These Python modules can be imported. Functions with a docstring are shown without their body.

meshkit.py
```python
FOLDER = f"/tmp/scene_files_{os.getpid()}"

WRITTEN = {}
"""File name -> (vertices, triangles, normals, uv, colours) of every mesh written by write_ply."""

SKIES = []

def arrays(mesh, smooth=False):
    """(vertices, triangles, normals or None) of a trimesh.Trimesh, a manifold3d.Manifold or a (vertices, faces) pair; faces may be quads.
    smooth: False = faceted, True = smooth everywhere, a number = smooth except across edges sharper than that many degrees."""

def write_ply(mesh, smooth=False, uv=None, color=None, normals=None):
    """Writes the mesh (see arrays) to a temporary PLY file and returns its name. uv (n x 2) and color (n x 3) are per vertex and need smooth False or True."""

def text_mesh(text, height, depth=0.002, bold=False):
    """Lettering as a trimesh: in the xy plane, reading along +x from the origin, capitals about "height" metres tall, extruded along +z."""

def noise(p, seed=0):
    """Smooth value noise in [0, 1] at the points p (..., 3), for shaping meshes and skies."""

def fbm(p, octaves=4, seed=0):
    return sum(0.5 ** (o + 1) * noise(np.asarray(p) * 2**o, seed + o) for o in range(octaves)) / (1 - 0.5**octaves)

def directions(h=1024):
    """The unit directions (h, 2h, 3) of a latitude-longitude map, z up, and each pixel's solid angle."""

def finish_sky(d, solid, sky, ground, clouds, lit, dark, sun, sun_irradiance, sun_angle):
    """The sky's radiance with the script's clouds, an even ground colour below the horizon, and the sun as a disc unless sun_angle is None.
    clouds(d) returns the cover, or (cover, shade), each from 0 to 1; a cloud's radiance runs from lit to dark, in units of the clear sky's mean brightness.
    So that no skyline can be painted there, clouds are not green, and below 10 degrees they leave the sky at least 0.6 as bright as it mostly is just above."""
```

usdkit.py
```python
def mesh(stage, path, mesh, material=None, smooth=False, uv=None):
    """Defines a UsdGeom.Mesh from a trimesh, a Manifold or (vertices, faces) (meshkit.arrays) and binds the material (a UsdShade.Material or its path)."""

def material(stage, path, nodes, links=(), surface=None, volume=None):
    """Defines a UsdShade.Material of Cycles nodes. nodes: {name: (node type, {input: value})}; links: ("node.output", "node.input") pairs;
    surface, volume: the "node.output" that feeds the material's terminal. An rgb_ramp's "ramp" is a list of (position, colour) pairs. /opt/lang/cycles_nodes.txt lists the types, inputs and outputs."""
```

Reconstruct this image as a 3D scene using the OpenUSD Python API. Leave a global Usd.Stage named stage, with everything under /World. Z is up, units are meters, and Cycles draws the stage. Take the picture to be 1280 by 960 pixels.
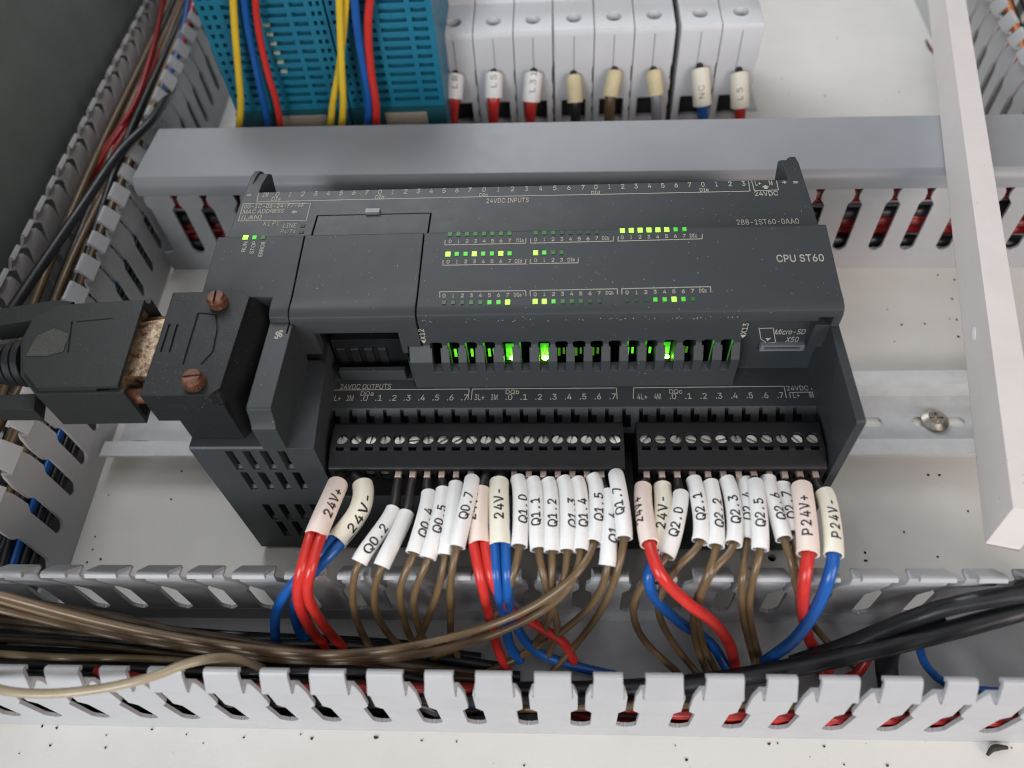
import math, random
import numpy as np
import trimesh
import manifold3d as mf
import meshkit, usdkit
from pxr import Usd, UsdGeom, UsdLux, UsdShade, Gf, Sdf

random.seed(7)
RNG = np.random.default_rng(7)
stage = Usd.Stage.CreateInMemory()
UsdGeom.SetStageUpAxis(stage, UsdGeom.Tokens.z)
UsdGeom.SetStageMetersPerUnit(stage, 1.0)
UsdGeom.Xform.Define(stage, '/World')
UsdGeom.Scope.Define(stage, '/World/Looks')
MM = 0.001          # everything below is measured in millimetres on the mounting plate (z = 0); x right, y up the plate, z out of it

# ---------------------------------------------------------------- camera
EYE = np.array([101.15, -106.77, 235.70])
CAM = np.array([[0.9977897, 0.0077002, 0.0660035], [0.0331974, 0.8026733, -0.5954944], [-0.0575647, 0.5963693, 0.8006435]])   # columns right, up, back
FPX = 959.3         # focal length in pixels of a 1280 wide picture
cam = UsdGeom.Camera.Define(stage, '/World/camera')
m4 = np.eye(4)
m4[:3, :3] = CAM.T
m4[3, :3] = EYE * MM
cam.AddTransformOp().Set(Gf.Matrix4d(m4.tolist()))
cam.CreateFocalLengthAttr(4.2)
cam.CreateHorizontalApertureAttr(4.2 * 1280 / FPX)
cam.CreateVerticalApertureAttr(4.2 * 960 / FPX)
cam.CreateClippingRangeAttr(Gf.Vec2f(0.01, 20))
cam.CreateFStopAttr(1.7)
cam.CreateFocusDistanceAttr(0.232)
cam.CreateExposureAttr(0.0)

# ---------------------------------------------------------------- lamps: a window behind on the left, low daylight from the front, warm light from the right, an added dim fill overhead
def rect(name, pos, target, w, h, intensity, color):
    l = UsdLux.RectLight.Define(stage, '/World/' + name)
    l.CreateWidthAttr(w); l.CreateHeightAttr(h); l.CreateIntensityAttr(intensity); l.CreateColorAttr(Gf.Vec3f(*color))
    p, t = np.array(pos, float), np.array(target, float)
    b = (p - t) / np.linalg.norm(p - t)
    r = np.cross([0.03, 1, 0.05], b); r /= np.linalg.norm(r)
    u = np.cross(b, r)
    m = np.eye(4); m[0, :3] = r; m[1, :3] = u; m[2, :3] = b; m[3, :3] = p
    l.AddTransformOp().Set(Gf.Matrix4d(m.tolist()))

rect('window_light', (-0.35, 1.05, 0.86), (0.05, 0.05, 0.0), 1.1, 0.62, 6.5, (0.95, 0.97, 1.0))
rect('front_light', (-0.36, -0.88, 0.44), (0.06, -0.03, 0.0), 0.6, 0.42, 13.0, (0.88, 0.94, 1.0))
rect('warm_light', (0.62, -0.62, 0.36), (0.12, -0.03, 0.0), 0.6, 0.4, 7.0, (1.0, 0.87, 0.81))
rect('overhead_fill', (0.15, 0.1, 1.6), (0.1, 0.05, 0.0), 2.0, 1.6, 0.85, (0.98, 0.98, 1.0))  # unseen ambient fill, added from above

# ---------------------------------------------------------------- helpers
def ray(u, v):
    return CAM @ np.array([(u - 640) / FPX, -(v - 480) / FPX, -1.0])
def PZ(u, v, z):            # the point of the plane z = const that the photograph shows there
    d = ray(u, v); return EYE + d * (z - EYE[2]) / d[2]
def PY(u, v, y):            # the same on an upright plane y = const
    d = ray(u, v); return EYE + d * (y - EYE[1]) / d[1]
def PX(u, v, x):
    d = ray(u, v); return EYE + d * (x - EYE[0]) / d[0]

MAT = {}
def mat(name, color, rough=0.5, metallic=0.0, spec=0.5, noise=0.0, nscale=400.0, bump=0.0, bscale=2500.0, specks=0.0, speck_color=(0.6, 0.58, 0.54), speck_scale=900.0,
        bevel=0.0, emit=None, strength=0.0, sss=0.0, color2=None, c2scale=60.0, c2lo=0.5, c2hi=0.7, rvar=0.07):
    n = {'p': ('principled_bsdf', {'base_color': color, 'roughness': rough, 'metallic': metallic, 'specular_ior_level': spec}), 'g': ('geometry', {})}
    L = []
    col = None
    if noise > 0 or color2 is not None:
        c2 = color2 if color2 is not None else tuple(min(1, c * (1 + noise)) for c in color)
        c1 = color if color2 is not None else tuple(c * (1 - noise) for c in color)
        n['nz'] = ('noise_texture', {'scale': c2scale if color2 is not None else nscale, 'detail': 6.0, 'roughness': 0.6})
        n['rp'] = ('rgb_ramp', {'ramp': [(0, c1), (c2lo if color2 is not None else 0.3, c1), (c2hi if color2 is not None else 0.7, c2), (1, c2)]})
        L += [('g.position', 'nz.vector'), ('nz.fac', 'rp.fac')]
        col = 'rp.color'
    if specks > 0:
        n['vo'] = ('voronoi_texture', {'scale': speck_scale, 'randomness': 1.0})
        n['vn'] = ('noise_texture', {'scale': 70.0, 'detail': 3.0})
        n['vm'] = ('math', {'math_type': 'multiply', 'value2': specks})
        n['lt'] = ('math', {'math_type': 'less_than'})
        n['mx'] = ('mix_color', {'a': color, 'b': speck_color})
        L += [('g.position', 'vo.vector'), ('g.position', 'vn.vector'), ('vn.fac', 'vm.value1'), ('vo.distance', 'lt.value1'), ('vm.value', 'lt.value2'), ('lt.value', 'mx.fac')]
        if col: L.append((col, 'mx.a'))
        col = 'mx.result'
    if col: L.append((col, 'p.base_color'))
    if rough > 0.15 and rough < 0.9:
        n['rn'] = ('noise_texture', {'scale': 180.0, 'detail': 4.0})
        n['rm'] = ('map_range', {'from_min': 0.3, 'from_max': 0.7, 'to_min': max(rough - rvar, 0.05), 'to_max': rough + rvar})
        L += [('g.position', 'rn.vector'), ('rn.fac', 'rm.value'), ('rm.result', 'p.roughness')]
    src = None
    if bevel > 0:
        n['bv'] = ('bevel', {'samples': 4, 'radius': bevel * MM})
        src = 'bv.bevel'
    if bump > 0:
        n['bn'] = ('noise_texture', {'scale': bscale, 'detail': 3.0})
        n['bp'] = ('bump', {'strength': 1.0, 'distance': bump * MM})
        L += [('g.position', 'bn.vector'), ('bn.fac', 'bp.height')]
        if src: L.append((src, 'bp.normal'))
        src = 'bp.normal'
    if src: L.append((src, 'p.normal'))
    if emit is not None:
        n['p'][1]['emission_color'] = emit; n['p'][1]['emission_strength'] = strength
    if sss:
        n['p'][1]['subsurface_weight'] = sss; n['p'][1]['subsurface_scale'] = 0.001; n['p'][1]['subsurface_radius'] = (1.0, 0.8, 0.7)
    MAT[name] = usdkit.material(stage, '/World/Looks/' + name, n, L, surface='p.BSDF')
    return MAT[name]

mat('plate_paint', (0.70, 0.685, 0.645), 0.42, noise=0.07, nscale=14.0, bump=0.03, bscale=1200.0, specks=0.05, speck_color=(0.12, 0.10, 0.08), speck_scale=190.0)
mat('cabinet_paint', (0.15, 0.172, 0.168), 0.55, noise=0.08, nscale=60.0, bump=0.05, bscale=1500.0)
mat('duct_grey', (0.40, 0.405, 0.415), 0.45, noise=0.05, nscale=50.0, bevel=0.25, bump=0.015, bscale=1500)
mat('cover_grey', (0.30, 0.31, 0.33), 0.40, rvar=0.03, noise=0.04, nscale=40.0, bevel=0.4, specks=0.05, speck_color=(0.1, 0.1, 0.1), speck_scale=260.0)
mat('zinc', (0.55, 0.565, 0.57), 0.38, metallic=0.2, noise=0.08, nscale=120.0)
mat('rust', (0.13, 0.05, 0.025), 0.85, noise=0.4, nscale=900.0, bump=0.15, bscale=2000)
mat('bar_paint', (0.68, 0.635, 0.61), 0.5, noise=0.04, nscale=60.0, bevel=0.4, specks=0.07, speck_color=(0.2, 0.15, 0.12), speck_scale=260.0)
mat('housing', (0.034, 0.039, 0.042), 0.50, spec=0.36, rvar=0.025, noise=0.06, nscale=70.0, bevel=0.35, bump=0.02, bscale=3000.0, specks=0.10, speck_color=(0.30, 0.29, 0.27), speck_scale=520.0)
mat('housing_dark', (0.008, 0.009, 0.0095), 0.5, spec=0.3, bevel=0.2)
mat('terminal_black', (0.006, 0.006, 0.007), 0.45, spec=0.28, bevel=0.2, bump=0.02, bscale=3000.0, specks=0.08, speck_color=(0.2, 0.19, 0.18), speck_scale=900.0)
mat('slot_grey', (0.17, 0.175, 0.19), 0.45, bevel=0.15)
mat('cavity', (0.006, 0.006, 0.007), 0.6)
mat('lettering_ink', (0.39, 0.37, 0.315), 0.7)
mat('sleeve_ink', (0.015, 0.015, 0.016), 0.6)
mat('faint_ink', (0.20, 0.18, 0.14), 0.7)
mat('steel', (0.62, 0.60, 0.56), 0.36, metallic=0.75, noise=0.15, nscale=900.0, bevel=0.1)
mat('screw_steel', (0.42, 0.39, 0.34), 0.4, metallic=0.85, noise=0.3, nscale=700.0, bevel=0.1)
mat('rusty_screw', (0.10, 0.038, 0.018), 0.5, metallic=0.3, color2=(0.20, 0.088, 0.045), c2scale=700.0, bevel=0.15, bump=0.08, bscale=1800)
mat('rusty_shell', (0.46, 0.37, 0.25), 0.36, metallic=0.6, color2=(0.115, 0.042, 0.018), c2scale=520.0, c2lo=0.36, c2hi=0.64, bump=0.08, bscale=1500)
mat('plug_black', (0.010, 0.011, 0.0115), 0.55, spec=0.35, rvar=0.03, bevel=0.4, bump=0.06, bscale=1800.0, specks=0.12, speck_color=(0.34, 0.31, 0.26), speck_scale=900.0)
mat('plug_grey', (0.016, 0.019, 0.018), 0.55, spec=0.4, rvar=0.03, bevel=0.4, bump=0.05, bscale=1800.0, specks=0.10, speck_color=(0.30, 0.28, 0.22), speck_scale=900.0)
mat('knurl', (0.10, 0.104, 0.088), 0.6)
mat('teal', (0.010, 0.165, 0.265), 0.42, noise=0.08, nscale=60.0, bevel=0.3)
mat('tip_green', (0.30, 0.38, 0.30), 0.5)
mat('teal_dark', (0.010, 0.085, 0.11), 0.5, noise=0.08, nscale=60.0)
mat('beige_label', (0.42, 0.37, 0.30), 0.6)
mat('breaker_white', (0.62, 0.63, 0.65), 0.42, noise=0.03, nscale=60.0, bevel=0.5, bump=0.02, bscale=1500)
mat('sleeve_white', (0.86, 0.85, 0.83), 0.45, noise=0.03, nscale=200.0)
mat('sleeve_pink', (0.87, 0.73, 0.65), 0.45, noise=0.03, nscale=200.0)
mat('sleeve_cream', (0.84, 0.80, 0.67), 0.45, noise=0.03, nscale=200.0)
mat('sleeve_yellowed', (0.70, 0.60, 0.37), 0.5, noise=0.1, nscale=200.0)
mat('wire_red', (0.57, 0.032, 0.025), 0.3, noise=0.06, nscale=150.0)
mat('wire_dark_red', (0.30, 0.014, 0.012), 0.36, noise=0.06, nscale=150.0)  # darker red; shade on wires in the ducts put into the colour
mat('wire_blue', (0.010, 0.095, 0.36), 0.3, noise=0.06, nscale=150.0)
mat('wire_brown', (0.140, 0.090, 0.044), 0.34, noise=0.12, nscale=150.0)
mat('wire_tan', (0.225, 0.165, 0.085), 0.28, noise=0.12, nscale=150.0)
mat('wire_dark_brown', (0.065, 0.042, 0.024), 0.4, noise=0.15, nscale=150.0)
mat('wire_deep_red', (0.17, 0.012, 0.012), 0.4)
mat('wire_light', (0.33, 0.27, 0.18), 0.32, noise=0.1, nscale=150.0)
mat('wire_yellow', (0.72, 0.50, 0.035), 0.32, noise=0.05, nscale=150.0)
mat('wire_grey', (0.26, 0.27, 0.30), 0.35)
mat('wire_orange', (0.55, 0.17, 0.03), 0.35)
mat('cable_black', (0.014, 0.015, 0.018), 0.40, noise=0.15, nscale=150.0, specks=0.06, speck_color=(0.2, 0.2, 0.2), speck_scale=500.0)
mat('ferrule_black', (0.016, 0.014, 0.013), 0.5)
mat('ferrule_tip', (0.60, 0.46, 0.40), 0.4, metallic=0.4)
mat('dust', (0.45, 0.44, 0.41), 0.9)
mat('crumb', (0.03, 0.028, 0.026), 0.8)
mat('light_bright', (0.2, 0.6, 0.05), 0.4, emit=(0.42, 1.0, 0.07), strength=1.25)
mat('light_half', (0.05, 0.30, 0.03), 0.4, emit=(0.10, 0.80, 0.04), strength=0.50)
mat('light_dim', (0.01, 0.07, 0.01), 0.4, emit=(0.03, 0.45, 0.01), strength=0.15)
mat('light_off', (0.008, 0.028, 0.008), 0.4, emit=(0.03, 0.45, 0.01), strength=0.03)
mat('lamp_strong', (0.3, 0.6, 0.1), 0.4, emit=(0.30, 1.0, 0.06), strength=30.0)
mat('lamp_half', (0.05, 0.30, 0.03), 0.4, emit=(0.16, 1.0, 0.03), strength=0.9)
mat('slot_glow', (0.03, 0.30, 0.02), 0.4, emit=(0.10, 0.9, 0.03), strength=0.55)  # green light filling a slot, put into an emissive block
mat('slot_wall_glow', (0.03, 0.20, 0.02), 0.4, emit=(0.14, 0.9, 0.04), strength=0.13)  # green light on the slot side walls, put into emissive slabs
mat('lamp_dim', (0.05, 0.30, 0.03), 0.4, emit=(0.22, 0.9, 0.05), strength=0.22)

USED = {}
def numbered(parent, name):
    k = USED.get((parent, name), 0)
    USED[(parent, name)] = k + 1
    return f'{parent}/{name}' + (f'_{k:03d}' if k else '')
BASE = {}
def thing(name, label, cat, base=(0, 0, 0), group=None):
    path = numbered('/World', name)
    x = UsdGeom.Xform.Define(stage, path)
    x.AddTranslateOp().Set(Gf.Vec3d(*(float(c) * MM for c in base)))
    p = x.GetPrim()
    p.SetCustomDataByKey('label', label); p.SetCustomDataByKey('category', cat)
    if group: p.SetCustomDataByKey('group', group)
    BASE[path] = np.array(base, float)
    return path
def part(parent, name, mesh, material, smooth=30, label=None):
    path = numbered(parent, name)
    v, f = (np.array(mesh.to_mesh().vert_properties[:, :3], float), np.array(mesh.to_mesh().tri_verts)) if hasattr(mesh, 'to_mesh') else (np.array(mesh.vertices, float), np.array(mesh.faces))
    BASE[path] = BASE[parent]
    usdkit.mesh(stage, path, trimesh.Trimesh((v - BASE[parent]) * MM, f, process=False), MAT[material], smooth=smooth)
    if label: stage.GetPrimAtPath(path).SetCustomDataByKey('label', label)
    return path
def setting(name, mesh, material, kind='structure', label=None, smooth=30):
    path = numbered('/World', name)
    BASE['/World'] = np.zeros(3)
    USED[('/World', name)] -= 1
    path = part('/World', name, mesh, material, smooth)
    p = stage.GetPrimAtPath(path)
    p.SetCustomDataByKey('kind', kind)
    if label: p.SetCustomDataByKey('label', label)
    return path

def box(x0, x1, y0, y1, z0, z1):
    return mf.Manifold.cube((x1 - x0, y1 - y0, z1 - z0)).translate((x0, y0, z0))
def prof(pts, x0, x1):       # a (y, z) outline drawn out along x
    c = mf.CrossSection([np.array(pts, float)], mf.FillRule.NonZero)
    return c.extrude(x1 - x0).transform(np.array([[0, 0, 1, x0], [1, 0, 0, 0], [0, 1, 0, 0]], float))
def profz(pts, z0, z1):      # an (x, y) outline drawn up along z
    return mf.CrossSection([np.array(pts, float)], mf.FillRule.NonZero).extrude(z1 - z0).translate((0, 0, z0))
def profy(pts, y0, y1):      # an (x, z) outline drawn along y
    c = mf.CrossSection([np.array(pts, float)], mf.FillRule.NonZero)
    return c.extrude(y1 - y0).transform(np.array([[1, 0, 0, 0], [0, 0, -1, y1], [0, 1, 0, 0]], float))
def cyl(r, h, at, axis='z', n=24, r2=None):
    c = mf.Manifold.cylinder(h, r, r if r2 is None else r2, n)
    if axis == 'y': c = c.rotate((90, 0, 0))       # runs towards -y
    if axis == 'x': c = c.rotate((0, 90, 0))
    return c.translate(tuple(at))
def tri(m):
    a = m.to_mesh(); return trimesh.Trimesh(np.array(a.vert_properties[:, :3]), np.array(a.tri_verts), process=False)
cat = trimesh.util.concatenate

def spline(pts, step=1.5):
    P = np.array(pts, float)
    Q = np.vstack([2 * P[0] - P[1], P, 2 * P[-1] - P[-2]])
    out = []
    for i in range(1, len(Q) - 2):
        p0, p1, p2, p3 = Q[i - 1:i + 3]
        d = [max(np.linalg.norm(b - a), 1e-6) ** 0.5 for a, b in ((p0, p1), (p1, p2), (p2, p3))]
        t0, t1, t2, t3 = 0, d[0], d[0] + d[1], sum(d)
        n = max(2, int(np.linalg.norm(p2 - p1) / step))
        for t in np.linspace(t1, t2, n, endpoint=False):
            a1 = (t1 - t) / (t1 - t0) * p0 + (t - t0) / (t1 - t0) * p1
            a2 = (t2 - t) / (t2 - t1) * p1 + (t - t1) / (t2 - t1) * p2
            a3 = (t3 - t) / (t3 - t2) * p2 + (t - t2) / (t3 - t2) * p3
            b1 = (t2 - t) / (t2 - t0) * a1 + (t - t0) / (t2 - t0) * a2
            b2 = (t3 - t) / (t3 - t1) * a2 + (t - t1) / (t3 - t1) * a3
            out.append((t2 - t) / (t2 - t1) * b1 + (t - t1) / (t2 - t1) * b2)
    out.append(P[-1])
    return np.array(out)
def frames(C):
    T = np.gradient(C, axis=0); T /= np.linalg.norm(T, axis=1, keepdims=True)
    a = np.array([0, 0, 1.0]) if abs(T[0][2]) < 0.9 else np.array([1.0, 0, 0])
    n = a - T[0] * (a @ T[0]); n /= np.linalg.norm(n)
    N = [n]
    for t in T[1:]:
        n = N[-1] - t * (N[-1] @ t); N.append(n / np.linalg.norm(n))
    N = np.array(N)
    return T, N, np.cross(T, N)
def tube(C, r, n=10, hollow=None, flat=1.0):
    """A round tube along the points C; hollow: an inner radius that is seen at both open ends."""
    T, N, B = frames(C)
    a = np.arange(n) * 2 * np.pi / n
    R = np.broadcast_to(np.asarray(r, float), (len(C),))
    ring = lambda i, rr: C[i] + rr * (np.cos(a)[:, None] * N[i] * flat + np.sin(a)[:, None] * B[i])
    rows = [ring(i, R[i]) for i in range(len(C))]
    if hollow:
        k = min(2, len(C) - 1)
        rows = [ring(k, hollow), ring(0, hollow)] + rows + [ring(len(C) - 1, hollow), ring(len(C) - 1 - k, hollow)]
    V = np.vstack(rows); F = []
    for i in range(len(rows) - 1):
        for j in range(n):
            p, q = i * n + j, i * n + (j + 1) % n
            F += [(p, q, q + n), (p, q + n, p + n)]
    if not hollow:
        V = np.vstack([V, C[0], C[-1]]); e = len(V)
        for j in range(n):
            F += [(e - 2, (j + 1) % n, j), (e - 1, (len(rows) - 1) * n + j, (len(rows) - 1) * n + (j + 1) % n)]
    return trimesh.Trimesh(V, np.array(F), process=False)

TEXT = {}
def text(s, h, depth=0.05, bold=False):
    key = (s, bold)
    if key not in TEXT:
        TEXT[key] = meshkit.text_mesh(s, 1.0, 1.0, bold)
    t = TEXT[key].copy(); t.vertices[:, :2] *= h; t.vertices[:, 2] *= depth
    return t

# ---------------------------------------------------------------- setting: mounting plate and the dark side wall of the cabinet
plate = box(-118, 460, -150, 520, -2.5, 0)
hole = PZ(965, 697, 0)
plate -= cyl(1.3, 4, (hole[0], hole[1], -3))
setting('mounting_plate', plate, 'plate_paint')
setting('cabinet_wall', box(-124, -120, -150, 520, -40, 210), 'cabinet_paint')

# ---------------------------------------------------------------- slotted wiring ducts
def finger(u0, u1, thick=1.1, zs=29.8, lean=0.0):
    """One tooth of a duct wall between two slots, standing in local (u along, v across, z up); it leans inwards and ends in a rolled lip."""
    c, p = (u0 + u1) / 2, (u1 - u0) / 2
    rows = [(10.0, p - 0.4, 0.0), (11.0, p - 1.9, 0.0), (12.2, p - 2.7, 0.0), (zs - 2.3, p - 2.7, 0.0), (zs, p - 1.0, 0.05 + max(zs - 30, 0) * 0.1), (zs + 1.7, p - 0.95, 0.3 + max(zs - 30, 0) * 0.1), (max(36.5, zs + 2.5), p - 1.0, 0.9), (41.0, p - 2.0, 1.6),
            (42.3, p - 2.1, 1.5), (42.0, p - 2.2, -0.9), (42.7, p - 2.4, -1.3), (47.6, p - 2.7, 1.6), (48.2, p - 2.7, 2.3), (48.2, p - 2.7, 3.0), (47.2, p - 2.6, 3.8)]
    rows = [(z, w, y + lean * max(z - zs, 0) / (48 - zs)) for z, w, y in rows]
    V, F = [], []
    Z = np.array([r[0] for r in rows]); W = np.array([r[1] for r in rows]); Y = np.array([r[2] for r in rows])
    dz, dy = np.gradient(Z), np.gradient(Y)
    l = np.hypot(dz, dy); ny, nz = -dz / l, dy / l        # outward normal in (v, z)
    for side in (0, 1):
        for i in range(len(rows)):
            oy, oz = (0, 0) if side == 0 else (-ny[i] * thick, -nz[i] * thick)
            V += [(c - W[i], Y[i] + oy, Z[i] + oz), (c + W[i], Y[i] + oy, Z[i] + oz)]
    n = len(rows)
    for i in range(n - 1):
        a, b = 2 * i, 2 * (i + 1); o = 2 * n
        F += [(a, a + 1, b + 1), (a, b + 1, b), (a + o, b + o + 1, a + o + 1), (a + o, b + o, b + o + 1),
              (a, b, b + o), (a, b + o, a + o), (a + 1, b + o + 1, b + 1), (a + 1, a + o + 1, b + o + 1)]
    e = 2 * (n - 1); o = 2 * n
    F += [(0, o, o + 1), (0, o + 1, 1), (e, e + 1, e + o + 1), (e, e + o + 1, e + o)]
    return trimesh.Trimesh(np.array(V, float), np.array(F), process=False)
def duct(label, group, origin, angle, length, width, gaps, gaps_b=None, show_b=True, vis=None, zs=29.8, lean_b=0.0):
    """A slotted duct: U-shaped base and one mesh per finger. gaps: places of the slots along it."""
    ca, sa = math.cos(angle), math.sin(angle)
    M = np.array([[ca, -sa, 0], [sa, ca, 0], [0, 0, 1]])
    put = lambda m: trimesh.Trimesh(m.vertices @ M.T + np.array([origin[0], origin[1], 0]), m.faces, process=False)
    t = thing('wiring_duct', label, 'wiring duct', (origin[0], origin[1], 0), group)
    base = prof([(0, 0.02), (width, 0.02), (width, 10), (width - 1.2, 10), (width - 1.2, 1.6), (1.2, 1.6), (1.2, 10), (0, 10)], 0, length)
    part(t, 'base', put(tri(base)), 'duct_grey')
    for wall, gg in ((0, gaps), (1, gaps if gaps_b is None else gaps_b)):
        if wall and not show_b: continue
        for a, b in zip(gg[:-1], gg[1:]):
            if vis and not (vis[0] < a < vis[1]): continue
            m = finger(a, b, zs=zs, lean=lean_b if wall else 0.0)
            if wall:
                m.vertices[:, 1] = width - m.vertices[:, 1]; m.faces = m.faces[:, ::-1]
            part(t, 'finger', put(m), 'duct_grey', 40)
    return t, put
def gapset(first, length):
    g, k = [], -12
    while True:
        for o in (0, 14.1, 28.2):
            x = first + 40.45 * k + o
            if x > length: return [q for q in g if q >= 0]
            g.append(x)
        k += 1

front_duct, _ = duct('grey slotted duct full of brown wires, in front of the controller', None, (-112, -56.9), 0.0038, 380, 33.3, gapset(36.6 + 112, 380), gapset(11.2 + 112, 380), zs=27.0, lean_b=3.2)
left_angle = math.radians(93.3)
left_duct, _ = duct('grey slotted duct running up the left side beside the dark cabinet wall', None, (-64.6, -21.5), left_angle, 380, 32.5, gapset(9.5, 380), gapset(4.0, 380))
back_angle = -0.0215
BY = 133.9
back_duct, put_back = duct('grey covered duct behind the black controller with red wires showing through its slots', None, (-72, BY), back_angle, 410, 30.6, gapset(28.6, 410), show_b=False, vis=(0, 410), zs=36.0)
right_duct, _ = duct('grey slotted duct at the upper right corner behind the white bar', None, (308.8, 420), math.radians(-92.8), 258, 33, gapset(3.0, 258))
cov = thing('duct_cover', 'smooth grey lid closing the duct behind the black controller', 'duct cover', (-72, BY, 44))
cv = prof([(-2.6, 43.5), (-1.6, 43.0), (-1.2, 46.5), (0.6, 49.0), (31.4, 49.0), (31.4, 43.2), (32.6, 43.2), (32.6, 50.0), (31.6, 50.6), (0.2, 50.6), (-1.8, 49.0), (-2.6, 47.0)], 4.5, 410)
part(cov, 'lid', put_back(tri(cv)), 'cover_grey')

# ---------------------------------------------------------------- DIN rail with its screw
rail = thing('din_rail', 'zinc mounting rail with oblong slots behind the controller', 'mounting rail', (-64, 31.6, 0))
rp = prof([(31.6, 7.4), (36.6, 7.4), (36.6, 0.05), (61.9, 0.05), (61.9, 7.4), (66.9, 7.4), (66.9, 8.5), (60.8, 8.5), (60.8, 1.1), (37.7, 1.1), (37.7, 8.5), (31.6, 8.5)], -65, 300)
for k in range(-9, 4):
    xc = 234 + 28.5 * k
    rp -= box(xc - 7, xc + 7, 47.6, 51.8, -1, 3) + cyl(2.1, 4, (xc - 7, 49.7, -1)) + cyl(2.1, 4, (xc + 7, 49.7, -1))
part(rail, 'rail', rp, 'zinc')
def blob(cx, cy, z, rx, ry, n=24, h=0.1, seed=0, amp=0.3):
    r = np.random.default_rng(seed)
    a = np.linspace(0, 2 * np.pi, n, endpoint=False)
    k = 1 + amp * (meshkit.noise(np.stack([np.cos(a) * 2 + 9, np.sin(a) * 2 + 9, np.full(n, seed * 3.1)], -1)) - 0.5) * 2
    return profz(np.stack([cx + rx * k * np.cos(a), cy + ry * k * np.sin(a)], -1), z, z + h)
rc = PZ(173, 553, 1.2)
part(rail, 'rust_patch', blob(rc[0], 40.5, 1.1, 7.5, 2.4, h=0.08, seed=3), 'rust', label='brown rust stain on the rail web')
sp = PZ(1168, 523, 2)
scr = thing('rail_screw', 'cross-head screw holding the zinc rail to the plate at the right', 'screw', (sp[0], 49.7, 1))
hd = cyl(4.6, 1.2, (sp[0], 49.7, 1.0), n=32) + cyl(4.6, 1.4, (sp[0], 49.7, 2.2), n=32, r2=2.8)
hd -= box(sp[0] - 2.3, sp[0] + 2.3, 49.7 - 0.45, 49.7 + 0.45, 2.6, 5) + box(sp[0] - 0.45, sp[0] + 0.45, 49.7 - 2.3, 49.7 + 2.3, 2.6, 5)
part(scr, 'head', hd, 'screw_steel')

# ---------------------------------------------------------------- the loose white bar across the right
a = PZ(1228, 640, 51.5); b = PZ(1160, 0, 51.5)
d = (b - a) / np.linalg.norm(b - a); nrm = np.array([d[1], -d[0], 0])
bar = thing('white_bar', 'pinkish white painted bar lying across the duct lid at the right', 'bar', (a[0], a[1], 51.5))
s = a - d * 9.3; e = b + d * 110
bm = box(0, 7.8, 0, np.linalg.norm(e - s), 0, 15.5)
cut = mf.Manifold.cube((40, 40, 40)).translate((-10, -40, 0)).rotate((-7, 0, 0)).translate((0, 0.5, 0))
bm = (bm - cut).transform(np.array([[nrm[0], d[0], 0, s[0]], [nrm[1], d[1], 0, s[1]], [0, 0, 1, 51.2]]))
part(bar, 'bar', bm, 'bar_paint')
w = PX(1220, 445, s[0] + 0.0)
q = s + d * 65 + np.array([0, 0, 58.0 - 51.5])
oval = profz([(1.1 * math.cos(t), 2.4 * math.sin(t)) for t in np.linspace(0, 2 * np.pi, 20, endpoint=False)], 0, 0.08)
oval = oval.rotate((0, -90, 0)).transform(np.array([[nrm[0], d[0], 0, q[0] - 0.0 * nrm[0]], [nrm[1], d[1], 0, q[1]], [0, 0, 1, q[2]]]))
part(bar, 'scuff', oval, 'sleeve_white', label='small pale oval scuff on the side of the bar')

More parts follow.
